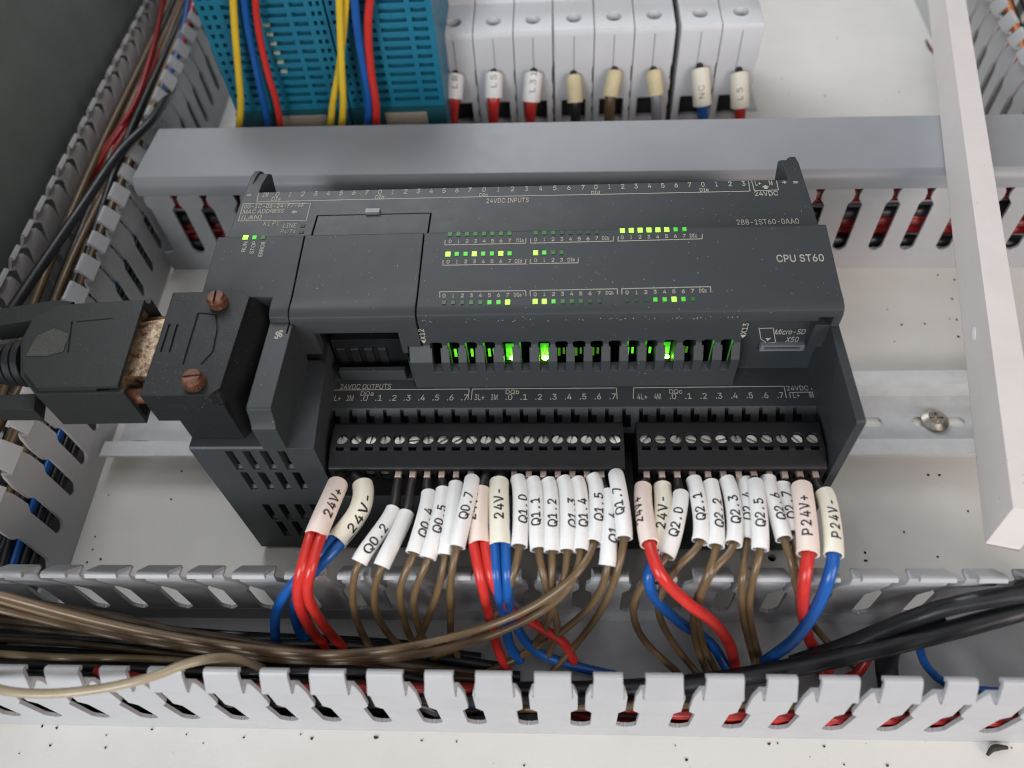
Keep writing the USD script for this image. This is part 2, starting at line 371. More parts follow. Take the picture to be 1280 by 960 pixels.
# ---------------------------------------------------------------- the controller
plc = thing('programmable_controller', 'dark grey programmable controller with green lights and a row of black screw terminals', 'controller', (87, 50, 8.6))
FACE = [(31, 40), (31, 79.6), (31.5, 81.2), (32.4, 82.0), (34, 82.4), (37.8, 82.6), (50, 84.1), (59.6, 85.2), (60.3, 84.9), (62.0, 81.3), (62.6, 80.9), (85.6, 80.5), (86.6, 79.4), (86.6, 40)]
def face_z(y):
    for (a, za), (b, zb) in zip(FACE[4:11], FACE[5:12]):
        if a <= y <= b: return za + (zb - za) * (y - a) / (b - a)
    return 82.3
body = prof(FACE, 20.6, 175) + prof([(38, 40), (38, 82.6)] + FACE[6:], 0, 20.7)
LOW = 2.0
body += prof([(15.2, LOW), (15.2, 47.5), (20.6, 53.0), (60, 53.0), (60, LOW)], 32.4, 173)             # floor that carries the pin names
body += box(34.4, 173, 0, 16, LOW, 37)                                                                # under the connectors
body += prof([(0, LOW), (0, 63.6), (0.5, 64.2), (40, 64.2), (40, LOW)], 0, 20.7)                        # platform under the serial adapter
body += prof([(0, LOW), (0, 73.2), (1.2, 75.2), (2.2, 79.0), (3.0, 79.4), (32, 79.8), (40, 79.8), (40, LOW)], 20.6, 27.0)   # narrow rib with the emblem
body += profz([(26.9, 0), (34.4, 0), (32.4, 31), (32.4, 40), (26.9, 40)], LOW, 63.8)
body += box(0, 175, 40, 87, LOW, 60) + box(0, 175, 86, 100, LOW, 46)
# raised block with the row of vents
body += prof([(28.0, 53.1), (28.0, 65.0), (31.1, 69.2), (33, 69.2), (33, 53.1)], 57.6, 150.3)
# end walls, whose tips stand out past the upper edge
tip = [(85, LOW), (85, 80.4), (94, 80.2), (98.5, 79.0), (100.6, 76.8), (101.0, 74), (100, 62), (100, LOW)]
body += prof(tip, 0, 1.6) + prof(tip, 173.4, 175)
tip2 = [(85, 50), (85, 80.4), (90, 80.3), (97.5, 78.6), (99.6, 76.5), (95, 60)]
body += prof(tip2, 0, 4.6) + prof(tip2, 170.4, 175)
body += prof([(0, 12), (0, 74.9), (0.6, 75.4), (32, 75.6), (38, 76.0), (38, 12)], 172.7, 175)
body -= box(-1, 176, 31.0, 67.4, -1, 9.0)
# cuts
body -= box(25.85, 61.65, 30.3, 73.95, 62.0, 95) - box(57.6, 61.7, 27, 31.0, 60, 69.3)      # pocket of the hinged cover
body -= box(31.5, 56.2, 29.5, 46, 53.4, 90)                                                            # socket cavity
body -= box(150.3, 172.8, 27, 34.4, 53.0, 77.5) + box(169, 172.8, 29.0, 37.4, 76.0, 79)                  # recess of the card slot
body += box(168.9, 172.8, 31.2, 35, 66.2, 75.5)
body -= box(156.8, 169.6, 33, 38.5, 61.9, 65.0)
# vents above the outputs
VU = [546, 567.5, 589, 611.5, 635, 656.5, 680, 702, 724, 746, 768.5, 791, 813.5, 837, 861, 884.5, 908]
VX = [float(PY(u, 444 - (u - 546) * 0.011, 29.6)[0]) for u in VU]
for x in VX:
    body -= box(x - 1.25, x + 1.25, 27, 38, 62.4, 70.3) + box(x - 1.75, x + 1.75, 30.6, 40, 55.5, 70.0)
    body -= prof([(27, 60.0), (27, 62.5), (33, 62.5), (33, 62.3)], x - 1.25, x + 1.25)
# small keyed openings over the connectors
KX = [float(PZ(424 + 21.05 * k, 514 - 0.006 * 21 * k, 49.5)[0]) for k in range(28)]
for x in KX:
    body -= box(x - 1.2, x + 1.2, 16.4, 19.0, 40, 53) + box(x - 1.2, x - 0.2, 18.9, 20.3, 42, 54)
# cooling slots in the lower face
for r0, tops in (((564.0), (285, 380, 475, 572)), ((590.5), (368, 463, 557, 652)), ((630.5), (487, 573, 660, 745)), ((652.0), (560, 645, 730, 800))):
    for t in tops:
        p = PY(220 + t / 4.363, r0, 0)
        if p[0] > 33: continue
        body -= box(p[0] - 1.1, p[0] + 1.1, -1, 14, p[2] - 10.2, p[2])
        body += prof([(0.5, p[2] - 10.3), (1.7, p[2] - 9.3), (1.7, p[2] - 10.3)], p[0] - 1.1, p[0] + 1.1)
# gap line at the sides of the cover
body -= box(25.85, 26.25, 27, 74, 60, 95)
part(plc, 'body', body, 'housing', 28)
# hinged cover on the left with its window
lid = prof([(30.4, 66.5)] + [(30.4, 79.7), (31.0, 81.5), (32.2, 82.35), (34, 82.7)] + FACE[5:12], 26.35, 61.2) ^ box(0, 200, 20, 73.55, 60, 95)
lid -= box(32.0, 55.6, 20, 60, 60, 75.6)
lid -= prof([(33.5, 60), (33.5, 78), (72.5, 78), (72.5, 60)], 27, 60.5)
lid -= box(57.2, 62, 20, 31.2, 60, 69.4)
lc = part(plc, 'front_cover', lid, 'housing', 28)
tabp = PZ(465, 262.5, 82)
part(plc, 'cover_latch', box(tabp[0] - 2.2, tabp[0] + 2.2, 73.7, 75.6, 80.2, 81.6), 'slot_grey')
# network socket behind the window
nk = part(plc, 'network_socket', box(33, 55, 36.0, 45, 53.5, 66), 'housing_dark')
part(nk, 'sill', box(34.6, 54.4, 30.6, 32.2, 53.5, 58.0), 'housing')
for k, u in enumerate((429, 446, 463, 480)):
    p = PY(u, 445, 35.6)
    part(nk, 'contact', box(p[0] - 1.2, p[0] + 1.2, 35.3, 36.0, 54.5, 62.2), 'cavity')
    part(nk, 'contact_rib', box(p[0] - 1.25, p[0] + 1.25, 35.2, 36.0, 62.3, 62.7), 'housing')
# card slot
cs = box(157.1, 169.3, 33.2, 37, 62.2, 64.7) - box(158.2, 168.2, 33, 36.5, 62.9, 64.0)
part(plc, 'card_slot', cs, 'slot_grey', label='slim memory card slot with a grey frame')
part(plc, 'slot_shade', box(158.0, 168.4, 34.0, 36.9, 62.7, 64.2), 'cavity')  # dark block painting the shade inside the card slot
# green lamps deep in the vents, plus emissive pieces painting their glow
for k, lv in enumerate((0, 2, 2, 2, 4, 1, 5, 1.5, 1.5, 1.5, 0, 2, 2, 4, 1.5, 0, 0)):
    x = VX[k]
    if lv == 0:
        if k > 13: part(plc, 'vent_lamp_and_glow', box(x + 1.25, x + 1.7, 31.2, 31.6, 57.0, 70), 'slot_wall_glow')  # glowing slab for the lit side wall, no lamp
        continue
    if lv == 1:
        part(plc, 'vent_lamp_and_glow', box(x - 1.7, x - 1.15, 31.2, 31.6, 57, 70), 'slot_wall_glow'); continue
    m = {1.5: 'lamp_dim', 2: 'lamp_half', 4: 'lamp_strong', 5: 'lamp_strong'}[lv]
    part(plc, 'vent_lamp_and_glow', box(x - 1.1, x - 0.35, 35.2, 35.8, 58.6, 61.6), 'lamp_half' if lv >= 2 else m)
    part(plc, 'vent_lamp_and_glow', box(x + 0.35, x + 1.0, 35.2, 35.8, 59.4, 61.6), 'lamp_half' if lv >= 2 else m)
    if lv >= 4: part(plc, 'slot_glow_block', box(x - 1.2, x + 1.2, 35.9, 36.4, 56.0, 63.0), 'slot_glow')  # added glowing block behind the brightest slots
    if lv >= 4: part(plc, 'vent_lamp_and_glow', cyl(0.7 if lv == 4 else 0.95, 0.5, (x + (0.45 if lv == 4 else 0.1), 34.8, 58.6), 'y', 14), m)
    if lv == 2: part(plc, 'vent_lamp_and_glow', box(x - 1.7, x - 1.15, 31.2, 31.6, 57, 70), 'slot_wall_glow')

# printing on the controller
def ztop(y): return face_z(y)
def plane_point(u, v, where):
    if where == 'top':           # the first place where the line of sight meets the stepped upper face
        lo = hi = None
        for y in np.arange(34.2, 85.6, 0.4):
            if PZ(u, v, face_z(y))[1] - y <= 0.0:
                hi = y; break
            lo = y
        if hi is None: return PZ(u, v, 80.5)
        if lo is None: return PZ(u, v, 82.4)
        for _ in range(12):
            m = (lo + hi) / 2
            if PZ(u, v, face_z(m))[1] - m <= 0: hi = m
            else: lo = m
        return PZ(u, v, face_z(hi))
    if where == 'floor': return PZ(u, v, 53.0)
    return PY(u, v, where)
def tilt(y):         # slope of the printed face there
    dy = 0.3
    return math.atan2(face_z(min(y + dy, 85)) - face_z(max(y - dy, 34.2)), 2 * dy)
def put_text(s, u0, u1, v, hpx, where='top', spin=0, ink='lettering_ink', dv=0.0, parts=None):
    """Prints s so that it runs from u0 to u1 with its foot on v; spin turns it a quarter (letters climbing the face)."""
    m = text(s, 1.0, 0.13 if where == 'top' else 0.05)
    b = m.bounds
    w = b[1][0] - b[0][0]
    p0, p1 = plane_point(u0, v, where), plane_point(u1, v + dv, where)
    q = plane_point((u0 + u1) / 2, v - hpx, where); c = plane_point((u0 + u1) / 2, v, where)
    h = np.linalg.norm(q - c)
    m.vertices[:, 0] = (m.vertices[:, 0] - b[0][0]) / w * np.linalg.norm(p1 - p0)
    m.vertices[:, 1] *= h
    m.vertices[:, 2] = m.vertices[:, 2] - 0.02
    m = lay(m, p0, where)
    return m
def lay(m, p0, where):
    V = m.vertices
    if where == 'top':
        t = tilt(p0[1] + 0.7); W = np.stack([V[:, 0], V[:, 1] * math.cos(t) - V[:, 2] * math.sin(t), V[:, 1] * math.sin(t) + V[:, 2] * math.cos(t)], 1)
    elif where == 'floor': W = V.copy()
    else: W = np.stack([V[:, 0], -V[:, 2], V[:, 1]], 1)
    m.vertices = W + p0
    return m
def strip(pts, where='top', w=0.22):
    """A printed line through the pixels pts."""
    P = [plane_point(u, v, where) for u, v in pts]
    out = []
    for a, b in zip(P[:-1], P[1:]):
        n = 6 if where == 'top' else 1
        for i in range(n):
            p, q = a + (b - a) * i / n, a + (b - a) * (i + 1) / n
            d = (q - p) / np.linalg.norm(q - p)
            up = np.array([0, 0, 1.0]) if where in ('top', 'floor') else np.array([0, -1.0, 0])
            s = np.cross(up, d) * w / 2
            lo, hi = -0.03 * up, 0.04 * up
            if where == 'top': hi = 0.07 * up
            V = np.array([p - s + lo, p + s + lo, q + s + lo, q - s + lo, p - s + hi, p + s + hi, q + s + hi, q - s + hi])
            out.append(trimesh.Trimesh(V, [[0, 2, 1], [0, 3, 2], [4, 5, 6], [4, 6, 7], [0, 1, 5], [0, 5, 4], [1, 2, 6], [1, 6, 5], [2, 3, 7], [2, 7, 6], [3, 0, 4], [3, 4, 7]], process=False))
    return cat(out)
def row(names, us, v0, v1, hpx, where, wpx=4.5):
    """Separate signs standing at the places us; the foot runs from v0 at the first to v1 at the last."""
    out = []
    for s, u in zip(names, us):
        v = v0 + (v1 - v0) * (u - us[0]) / max(us[-1] - us[0], 1e-6)
        w = wpx * (0.55 if s == '1' else len(s) * (1.0 if len(s) == 1 else 0.82))
        out.append(put_text(s, u - w / 2, u + w / 2, v, hpx, where))
    return out
ink = lambda name, meshes, label=None: part(plc, name, cat(meshes), 'lettering_ink', False, label)
D8 = list('01234567')
lin = lambda a, b, n: [a + (b - a) * i / (n - 1) for i in range(n)]
# upper pin names
us = [331] + lin(346, 458, 8) + lin(474.5, 587, 8) + lin(605, 729, 8) + lin(745, 862.5, 8) + lin(879, 930, 4) + [948, 964]
names = ['1M'] + D8 * 4 + D8[:4] + ['L+', 'M']
ink('pin_names', row(names, us, 246.5, 231.5, 5.5, 'top', 4.2), 'upper row of pin names')
for g in (('DIa', 339, 350, 251, 4), ('DIb', 469, 480, 248.5, 4), ('DIc', 599, 610, 245.8, 4), ('DId', 739, 750, 243, 4), ('DIe', 875, 886, 239.6, 4)): ink('group_name', [put_text(*g)])
ink('pin_bracket', [strip([(323.5, 241), (321, 252.5), (470, 249), (640, 245.2), (800, 242), (937.5, 239), (935.5, 226)]), strip([(939.5, 226), (943, 238.5), (973, 237.5), (970.5, 226)])])
ink('lettering', [put_text('24VDC INPUTS', 608, 661, 254, 5.5, dv=-1.2)], 'white words 24VDC INPUTS')
ink('lettering', [put_text('24VDC', 944, 973, 245, 5.5, dv=-.6)])
pc = plane_point(957, 234, 'top')
ink('arrow_sign', [tri(profz([(pc[0] + x, pc[1] + y) for x, y in ((0, 1.0), (1.1, 0), (0.5, 0), (0.5, -0.8), (-0.5, -0.8), (-0.5, 0), (-1.1, 0))], pc[2] - 0.03, pc[2] + 0.05))])
ink('lettering', [put_text('+', 978, 984, 230, 5), put_text('=', 992, 998, 230, 5), put_text('=', 308, 313, 246.5, 6)])
# address box
ink('address_frame', [strip([(304.5, 254.5), (388.2, 254.2), (383, 275.6), (298, 276.3), (304.5, 254.5)])])
ink('lettering', [put_text('00-1C-06-24-F7-6F', 304.5, 379, 260.8, 4.6), put_text('MAC ADDRESS', 303, 354, 267.4, 4.8), put_text('(LAN)', 301.5, 326, 274.6, 4.8)], 'address printed in a frame')
ps = plane_point(368, 265, 'top')
ink('arrow_sign', [tri(profz([(ps[0] + x, ps[1] + y) for x, y in ((-1.0, 0), (0, 0.8), (0, 0.3), (0.9, 0.3), (0.9, -0.3), (0, -0.3), (0, -0.8))], ps[2] - 0.03, ps[2] + 0.05))])
ink('lettering', [put_text('X1 P1', 328, 348, 282.3, 4.8), put_text('LINE', 353.5, 370, 285, 5.2), put_text('Rx/Tx', 350, 369, 292.4, 5.2)])
# names of lights and lights
def light(u, v, lv, wpx=6.4, hpx=4.4):
    a, b = plane_point(u - wpx / 2, v + 0.5, 'top'), plane_point(u + wpx / 2, v + 0.5, 'top')
    c = plane_point(u, v + 0.5, 'top'); h = hpx * 0.165; t = tilt(c[1] - 0.5)
    bx = box(a[0] - c[0], b[0] - c[0], -h, h, -0.4, 0.22).rotate((math.degrees(t), 0, 0)).translate(tuple(c))
    part(plc, 'status_light', bx, ['light_off', 'light_dim', 'light_half', 'light_bright'][lv])
def lights(us, v0, v1, lvs):
    for u, lv in zip(us, lvs):
        v = v0 + (v1 - v0) * (u - us[0]) / (us[-1] - us[0])
        k = 1.2 if lv == 3 else 1.0
        light(u, v, lv, 5.0 * k, 3.9 * k)
A1, B1, C1 = lin(562.5, 637, 8), lin(669.5, 746, 8), lin(778, 855.5, 8)
lights(A1, 292.6, 291.6, (1, 1, 1, 1, 1, 1, 1, 1)); lights(B1, 290.8, 289.8, (1, 1, 1, 0, 0, 0, 0, 0)); lights(C1, 288, 286.2, (3, 3, 3, 3, 3, 3, 2, 2))
A2 = lin(560, 637, 8); lights(A2, 317.4, 316.4, (3, 2, 2, 3, 2, 2, 3, 2)); lights(lin(669.5, 702, 4), 315.7, 315.2, (3, 2, 1, 1))
A3, B3, C3 = lin(555, 634.5, 8), lin(669, 749, 8), lin(784, 866, 8)
lights(A3, 378, 377.4, (0, 0, 0, 1, 1, 2, 2, 3)); lights(B3, 376.6, 376, (3, 3, 2, 1, 1, 1, 0, 0)); lights(C3, 374.8, 373.4, (0, 0, 0, 2, 2, 3, 2, 1))
lights([307, 318.3, 329.3], 296.4, 296.6, (3, 2, 1))
for u, v in ((378.5, 282.6), (377, 290.2)):
    p = plane_point(u, v, 'top')
    part(plc, 'unlit_light', box(p[0] - 0.7, p[0] + 0.7, p[1] - 0.6, p[1] + 0.6, p[2] - 0.3, p[2] + 0.12), 'housing_dark')
def bracket(u0, u1, v0, v1, tick):
    return strip([(u0 + 0.4, v0 - tick), (u0, v0), (u1, v1), (u1 + 0.4, v1 - tick)], 'top', 0.2)
ink('light_numbers', row(D8 + ['DIa'], A1 + [650], 304, 302.8, 4.2, 'top', 3.6)); ink('light_bracket', [bracket(556, 657, 306.2, 304.2, 6)])
ink('light_numbers', row(D8 + ['DIb'], B1 + [757], 301.8, 300, 4.2, 'top', 3.6)); ink('light_bracket', [bracket(663, 766.5, 304, 301.4, 6)])
ink('light_numbers', row(D8 + ['DIc'], C1 + [867], 299, 296.8, 4.2, 'top', 3.6)); ink('light_bracket', [bracket(772.5, 877.5, 301.4, 298.6, 6)])
ink('light_numbers', row(D8 + ['DId'], A2 + [648], 329.4, 328.6, 4.2, 'top', 3.6)); ink('light_bracket', [bracket(553.5, 657, 331.6, 330, 6)])
ink('light_numbers', row(D8[:4] + ['DIe'], lin(669.5, 702, 4) + [714], 327.6, 326.8, 4.2, 'top', 3.6)); ink('light_bracket', [bracket(662.5, 722.5, 329.8, 328.6, 6)])
ink('light_numbers', row(D8 + ['DQa'], A3 + [647], 372, 370.8, 4.4, 'top', 3.8)); ink('light_bracket', [bracket(549.5, 657, 364.8, 363.4, -7)])
ink('light_numbers', row(D8 + ['DQb'], B3 + [762], 370.4, 368.4, 4.4, 'top', 3.8)); ink('light_bracket', [bracket(662.5, 771.5, 363.4, 361, -7)])
ink('light_numbers', row(D8 + ['DQc'], C3 + [879], 368, 365.6, 4.4, 'top', 3.8)); ink('light_bracket', [bracket(777, 888, 361, 358.4, -7)])
ink('lettering', [put_text('288-1ST60-0AA0', 921.5, 999.5, 281.4, 6.4, dv=-1.4)]); ink('lettering', [put_text('CPU ST60', 971.5, 1030.5, 327.6, 8.6, dv=-1.2)], 'white words CPU ST60')
def turned(s, u, v, hpx, lpx, where):
    """Lettering that climbs: it reads upwards, its foot to the right."""
    m = text(s, 1.0); b = m.bounds; w = b[1][0] - b[0][0]
    p = plane_point(u, v, where); q = plane_point(u, v - lpx, where); r = plane_point(u - hpx, v, where)
    L, H = np.linalg.norm(q - p), np.linalg.norm(r - p)
    x = (m.vertices[:, 0] - b[0][0]) / w * L; y = m.vertices[:, 1] * H
    m.vertices = np.stack([-y, x, m.vertices[:, 2] - 0.02], 1)
    return lay(m, p, where)
ink('lettering', [turned('RUN', 306.5, 314.5, 5, 12, 'top'), turned('STOP', 316.8, 317, 5, 15, 'top'), turned('ERROR', 327.5, 320.5, 5, 18, 'top')], 'names of the three state lights, reading upwards')
tri_arrow = lambda u, v, y: (lambda p: tri(profy([(p[0] - 0.75, p[2]), (p[0] + 0.75, p[2]), (p[0], p[2] - 1.3)][::-1], y - 0.06, y + 0.02)))(PY(u, v, y))
ink('lettering', [turned('X12', 532.5, 424.5, 7, 13, 30.98), tri_arrow(529.3, 425.5, 30.98)]); ink('lettering', [turned('X13', 932.5, 417.5, 7, 13, 30.98), tri_arrow(929.3, 418.5, 30.98)])
ink('lettering', [put_text('Micro-SD', 968, 1005.5, 418, 6, 34.38), put_text('X50', 981.5, 997, 427.4, 6, 34.38)]); ink('card_sign', [strip([(949, 410.5), (966.5, 410), (969.5, 427.5), (958, 428.5), (951, 423.5), (949, 410.5)], 34.38, 0.2), tri_arrow(960.5, 422.5, 34.38)])
# emblem on the rib: two interlaced S strokes
def rib_text(s, u, v, w, h):
    p = PZ(u, v, 79.72); m = text(s, 1.0, bold=True); b = m.bounds
    m.vertices[:, 0] = (m.vertices[:, 0] - b[0][0]) / (b[1][0] - b[0][0]) * w; m.vertices[:, 1] *= h
    m.vertices[:, 2] += 0.05
    m.vertices += p; return m
ink('emblem', [rib_text('S', 342.5, 423.5, 1.5, 2.6), rib_text('S', 345.6, 422.3, 1.5, 2.6)], 'small pale emblem of interlaced strokes')
# lower pin names on the floor above the connectors
us = lin(419, 580.5, 10) + lin(599, 766, 10)
ink('pin_names', row(['2L+', '2M'] + ['.' + c for c in D8] + ['3L+', '3M'] + ['.' + c for c in D8], us, 501.4, 498.9, 7, 'floor', 5.0), 'lower row of pin names')
ink('pin_names', row(['4L+', '4M'] + ['.' + c for c in D8] + ['L+', 'M'], lin(803, 976, 10) + [996, 1015], 499.2, 497, 7, 'floor', 5.0))
ink('lettering', [put_text('24VDC OUTPUTS', 425, 488.5, 486.6, 6.2, 'floor', dv=-.8)], 'white words 24VDC OUTPUTS')
for g in (('DQa', 450.5, 466.5, 494.8, 5.4, 'floor'), ('DQb', 632, 649, 492.6, 5.4, 'floor'), ('DQc', 837, 853, 492, 5.4, 'floor'), ('24VDC', 984, 1011, 488, 5.6, 'floor')): ink('group_name', [put_text(*g)])
ink('pin_bracket', [strip([(406.5, 500.5), (409, 487.6), (586.5, 486.3), (585, 500)], 'floor'), strip([(589, 500), (590.5, 486.3), (770.5, 484.9), (771.5, 499)], 'floor'), strip([(791.5, 498.5), (791.8, 484.8), (980, 482.8), (983, 497.5)], 'floor'), strip([(988, 497.5), (987, 490.5), (1020, 490), (1022, 497)], 'floor')])
ink('arrow_sign', [tri(profz([(PZ(1018, 486, 53)[0] + x, PZ(1018, 486, 53)[1] + y) for x, y in ((1.0, 0), (0, 0.8), (0, 0.3), (-0.9, 0.3), (-0.9, -0.3), (0, -0.3), (0, -0.8))][::-1], 52.97, 53.04))])

# pale grains of dust on the upper face, thickest along the foot of the ridge
grains = []
for i in range(120):
    if i < 60: p = np.array([RNG.uniform(62, 148), RNG.normal(30.7, 0.25), 0]); p = np.array([p[0], 30.95, RNG.uniform(79.0, 80.0)])
    else:
        y = RNG.uniform(34.5, 85); p = np.array([RNG.uniform(3, 172), y, face_z(y)])
    r = RNG.uniform(0.05, 0.16)
    grains.append(trimesh.creation.icosphere(subdivisions=0, radius=r).apply_translation(p))
dg = part(plc, 'dust_grains', cat(grains), 'dust')
stage.GetPrimAtPath(dg).SetCustomDataByKey('kind', 'stuff')

# ---------------------------------------------------------------- plug-in screw terminal blocks
def screw_head(x, y, z, r, ang):
    m = cyl(r, 0.9, (0, 0, 0), n=20)
    m -= box(-r, r, -0.30, 0.30, 0.25, 2)
    return m.rotate((0, 0, ang)).rotate((RNG.uniform(-7, 7), RNG.uniform(-7, 7), 0)).translate((x, y, z - 0.9))
def terminal_block(label, xs, x0, x1):
    t = thing('terminal_block', label, 'terminal block', ((x0 + x1) / 2, 7, 37))
    h = prof([(0.6, 37), (0.6, 46.5), (0.2, 47), (0.2, 52.6), (1.0, 53.4), (4.6, 54.6), (5.2, 55.0), (13.6, 55.0), (14.6, 54.2), (14.6, 37)], x0, x1)
    for x in xs:
        h -= cyl(1.72, 4.0, (x, 8.7, 51.9), n=24)
        h -= box(x - 1.15, x + 1.15, 4.9, 6.1, 52.2, 56)
        h -= box(x - 1.45, x + 1.45, -0.5, 5, 48.0, 51.4)
    part(t, 'housing', h, 'terminal_black')
    for x in xs:
        part(t, 'screw', screw_head(x, 8.7, 53.9, 1.6, RNG.uniform(0, 180)), 'steel')
        part(t, 'clamp', box(x - 1.2, x + 1.2, 1.2, 3.0, 48.2, 51.2) - box(x - 0.8, x + 0.8, 0, 2.4, 48.7, 50.7), 'screw_steel')
    return t
XL = [float(PZ(427 + 18.0 * k, 549 - 0.02 * k, 55)[0]) for k in range(20)]
XR = [float(PZ(807 + 19.0 * k, 548 - 0.08 * k, 55)[0]) for k in range(12)]
terminal_block('long black screw terminal strip with twenty slotted screws, left of the gap', XL, 35.6, 117.9)
terminal_block('shorter black screw terminal strip with twelve slotted screws, right of the gap', XR, 121.5, 171.6)

# ---------------------------------------------------------------- serial adapter and cable plug
ad = thing('serial_adapter', 'black right-angle serial adapter held by two rusty thumbscrews', 'adapter', (4, 20, 64.3))
am = profz([(-7.4, 38.4), (-6.0, 20), (-5.2, 2.9), (12.6, 2.8), (15.0, 5), (15, 36.2), (12.8, 38.4)], 73.2, 84.6) + profz([(0.6, 38.4), (0.6, 2.8), (15.0, 2.8), (15.0, 37.0), (12.8, 38.4)], 64.6, 80)
low = np.array([(x, y, z) for x, y, z in ((1, 3, 64.6), (15.2, 3, 64.6), (20.2, 14, 64.6), (20.2, 37.8, 64.6), (1, 37.8, 64.6), (20.2, 37.8, 76), (20.2, 20, 72), (1, 37.8, 83), (1, 3, 83), (14.4, 4, 83), (14.4, 37.8, 83.4))])
am += mf.Manifold.hull_points(low)

for u0, v0, u1, v1 in ((212, 405, 201, 440), (222, 405, 212, 440)):
    p, q = PZ(u0, v0, 84.6), PZ(u1, v1, 84.6)
    am -= profz([(p[0] - 0.25, p[1]), (q[0] - 0.25, q[1]), (q[0] + 0.25, q[1]), (p[0] + 0.25, p[1])], 84.1, 86)
pts = [(229, 455), (248, 391.5), (270, 393), (272, 412), (266, 440), (252, 455)]
loop = [PZ(u, v, 84.6)[:2] for u, v in pts]
from shapely.geometry import LineString
g = LineString(loop).buffer(0.22)
am -= profz(list(g.exterior.coords)[:-1], 84.2, 86)
part(ad, 'shell', am, 'plug_black')
part(ad, 'connector_flange', box(0.9, 14.6, 4, 38, 64.25, 65.2), 'screw_steel')
def thumb(x, y, z, r, h, ang, parent, axis='z'):
    m = mf.Manifold()
    n = 26
    a = np.linspace(0, 2 * np.pi, 4 * n, endpoint=False)
    rr = r * (1 + 0.035 * np.sign(np.sin(a * n)))
    g = profz(np.stack([rr * np.cos(a), rr * np.sin(a)], -1), 0, h * 0.75) + cyl(r * 0.98, h * 0.25, (0, 0, h * 0.75), n=40, r2=r * 0.80)
    g -= box(-r * 1.2, r * 1.2, -0.33, 0.33, h - 1.0, h + 1)
    g = g.rotate((0, 0, ang))
    if axis == 'x': g = g.rotate((0, 90, 0))
    part(parent, 'thumbscrew', g.translate((x, y, z)), 'rusty_screw', 30)
p = PZ(270, 372, 87.0); thumb(p[0], p[1], 83.6, 2.6, 4.2, 96, ad)
p = PZ(240, 472, 87.0); thumb(p[0], p[1], 83.6, 2.75, 4.2, 8, ad)

pl = thing('serial_plug', 'dark grey serial cable plug with ribbed grip, mated to the adapter on the left', 'plug', (-25, 15, 72))
ang = math.radians(-4)
rim = [PZ(u, v, 87.5) for u, v in ((187, 371), (150, 487))]
def lx(pts_uv, z): return [tuple(PZ(u, v, z)[:2]) for u, v in pts_uv]
hood = lx([(22, 424), (38, 394), (75, 377), (187, 370), (151, 487), (40, 489), (22, 466)], 87.5)
def ccw(p):
    a = sum(x0 * y1 - x1 * y0 for (x0, y0), (x1, y1) in zip(p, p[1:] + p[:1])); return p if a > 0 else p[::-1]
hood = ccw(hood)
hm = profz(hood, 72.5, 86.2) + mf.CrossSection([np.array(hood)], mf.FillRule.NonZero).offset(-1.2, mf.JoinType.Miter).extrude(1.3).translate((0, 0, 86.2))
r0, r1 = np.array(rim[0][:2]), np.array(rim[1][:2]); dv = (r1 - r0) / np.linalg.norm(r1 - r0); nv = np.array([-dv[1], dv[0]])   # nv points towards +x
if nv[0] < 0: nv = -nv
inner = [tuple(r0 + dv * 1.2 + nv * 0.5), tuple(r1 - dv * 1.2 + nv * 0.5), tuple(r1 - dv * 1.2 - nv * 7), tuple(r0 + dv * 1.2 - nv * 7)]
hm -= profz(ccw(inner), 73.8, 86.3)
lines = mf.Manifold()
for pp in ([(90, 402), (85, 440)], [(96, 402), (140, 398)], [(103, 404), (92, 445)][:0]):
    if len(pp) < 2: continue
    g = LineString([PZ(u, v, 87.5)[:2] for u, v in pp]).buffer(0.2)
    hm -= profz(list(g.exterior.coords)[:-1], 87.0, 89)
hs = part(pl, 'hood', hm, 'plug_grey')
quad = ccw(lx([(31, 446), (46, 420), (68, 410), (88, 417), (80, 440), (58, 446)], 87.5))
gp = profz(quad, 87.3, 87.6)
part(pl, 'grip_patch', gp, 'plug_black')
from shapely.geometry import Polygon
poly = Polygon(quad).buffer(-0.25)
cub = []
for i in range(-14, 15):
    for s in (1, -1):
        c = np.array(poly.centroid.coords[0]); dd = np.array([math.cos(s * 0.75), math.sin(s * 0.75)]); nn = np.array([-dd[1], dd[0]])
        g = LineString([c + nn * i * 0.62 - dd * 20, c + nn * i * 0.62 + dd * 20]).buffer(0.11).intersection(poly)
        for q in getattr(g, 'geoms', [g]):
            if q.is_empty or q.geom_type != 'Polygon': continue
            cub.append(trimesh.creation.extrude_polygon(q, 0.14, engine='earcut').apply_translation((0, 0, 87.56)))
part(pl, 'knurled_grip', cat(cub), 'knurl')
shell_pts = ccw([tuple(r0 + dv * 5.4 + nv * 5.2), tuple(r1 - dv * 6.2 + nv * 5.6), tuple(r1 - dv * 7.2 - nv * 4), tuple(r0 + dv * 6.4 - nv * 4)])
part(pl, 'connector_shell', profz(shell_pts, 75.2, 84.2), 'rusty_shell')
fl = ccw([tuple(r0 + dv * 1.4 - nv * 2.6), tuple(r1 - dv * 1.4 - nv * 2.6), tuple(r1 - dv * 1.4 - nv * 3.6), tuple(r0 + dv * 1.4 - nv * 3.6)])
part(pl, 'mounting_flange', profz(fl, 74.0, 86.0), 'rusty_shell')
for q in (r0 + dv * 3.3, r1 - dv * 3.4):
    g = cyl(2.1, 7.0, (0, 0, 0), n=24).rotate((0, 90, math.degrees(math.atan2(nv[1], nv[0])))).translate((q[0] - nv[0] * 2.0, q[1] - nv[1] * 2.0, 80))
    part(pl, 'jack_screw', g, 'rusty_screw')
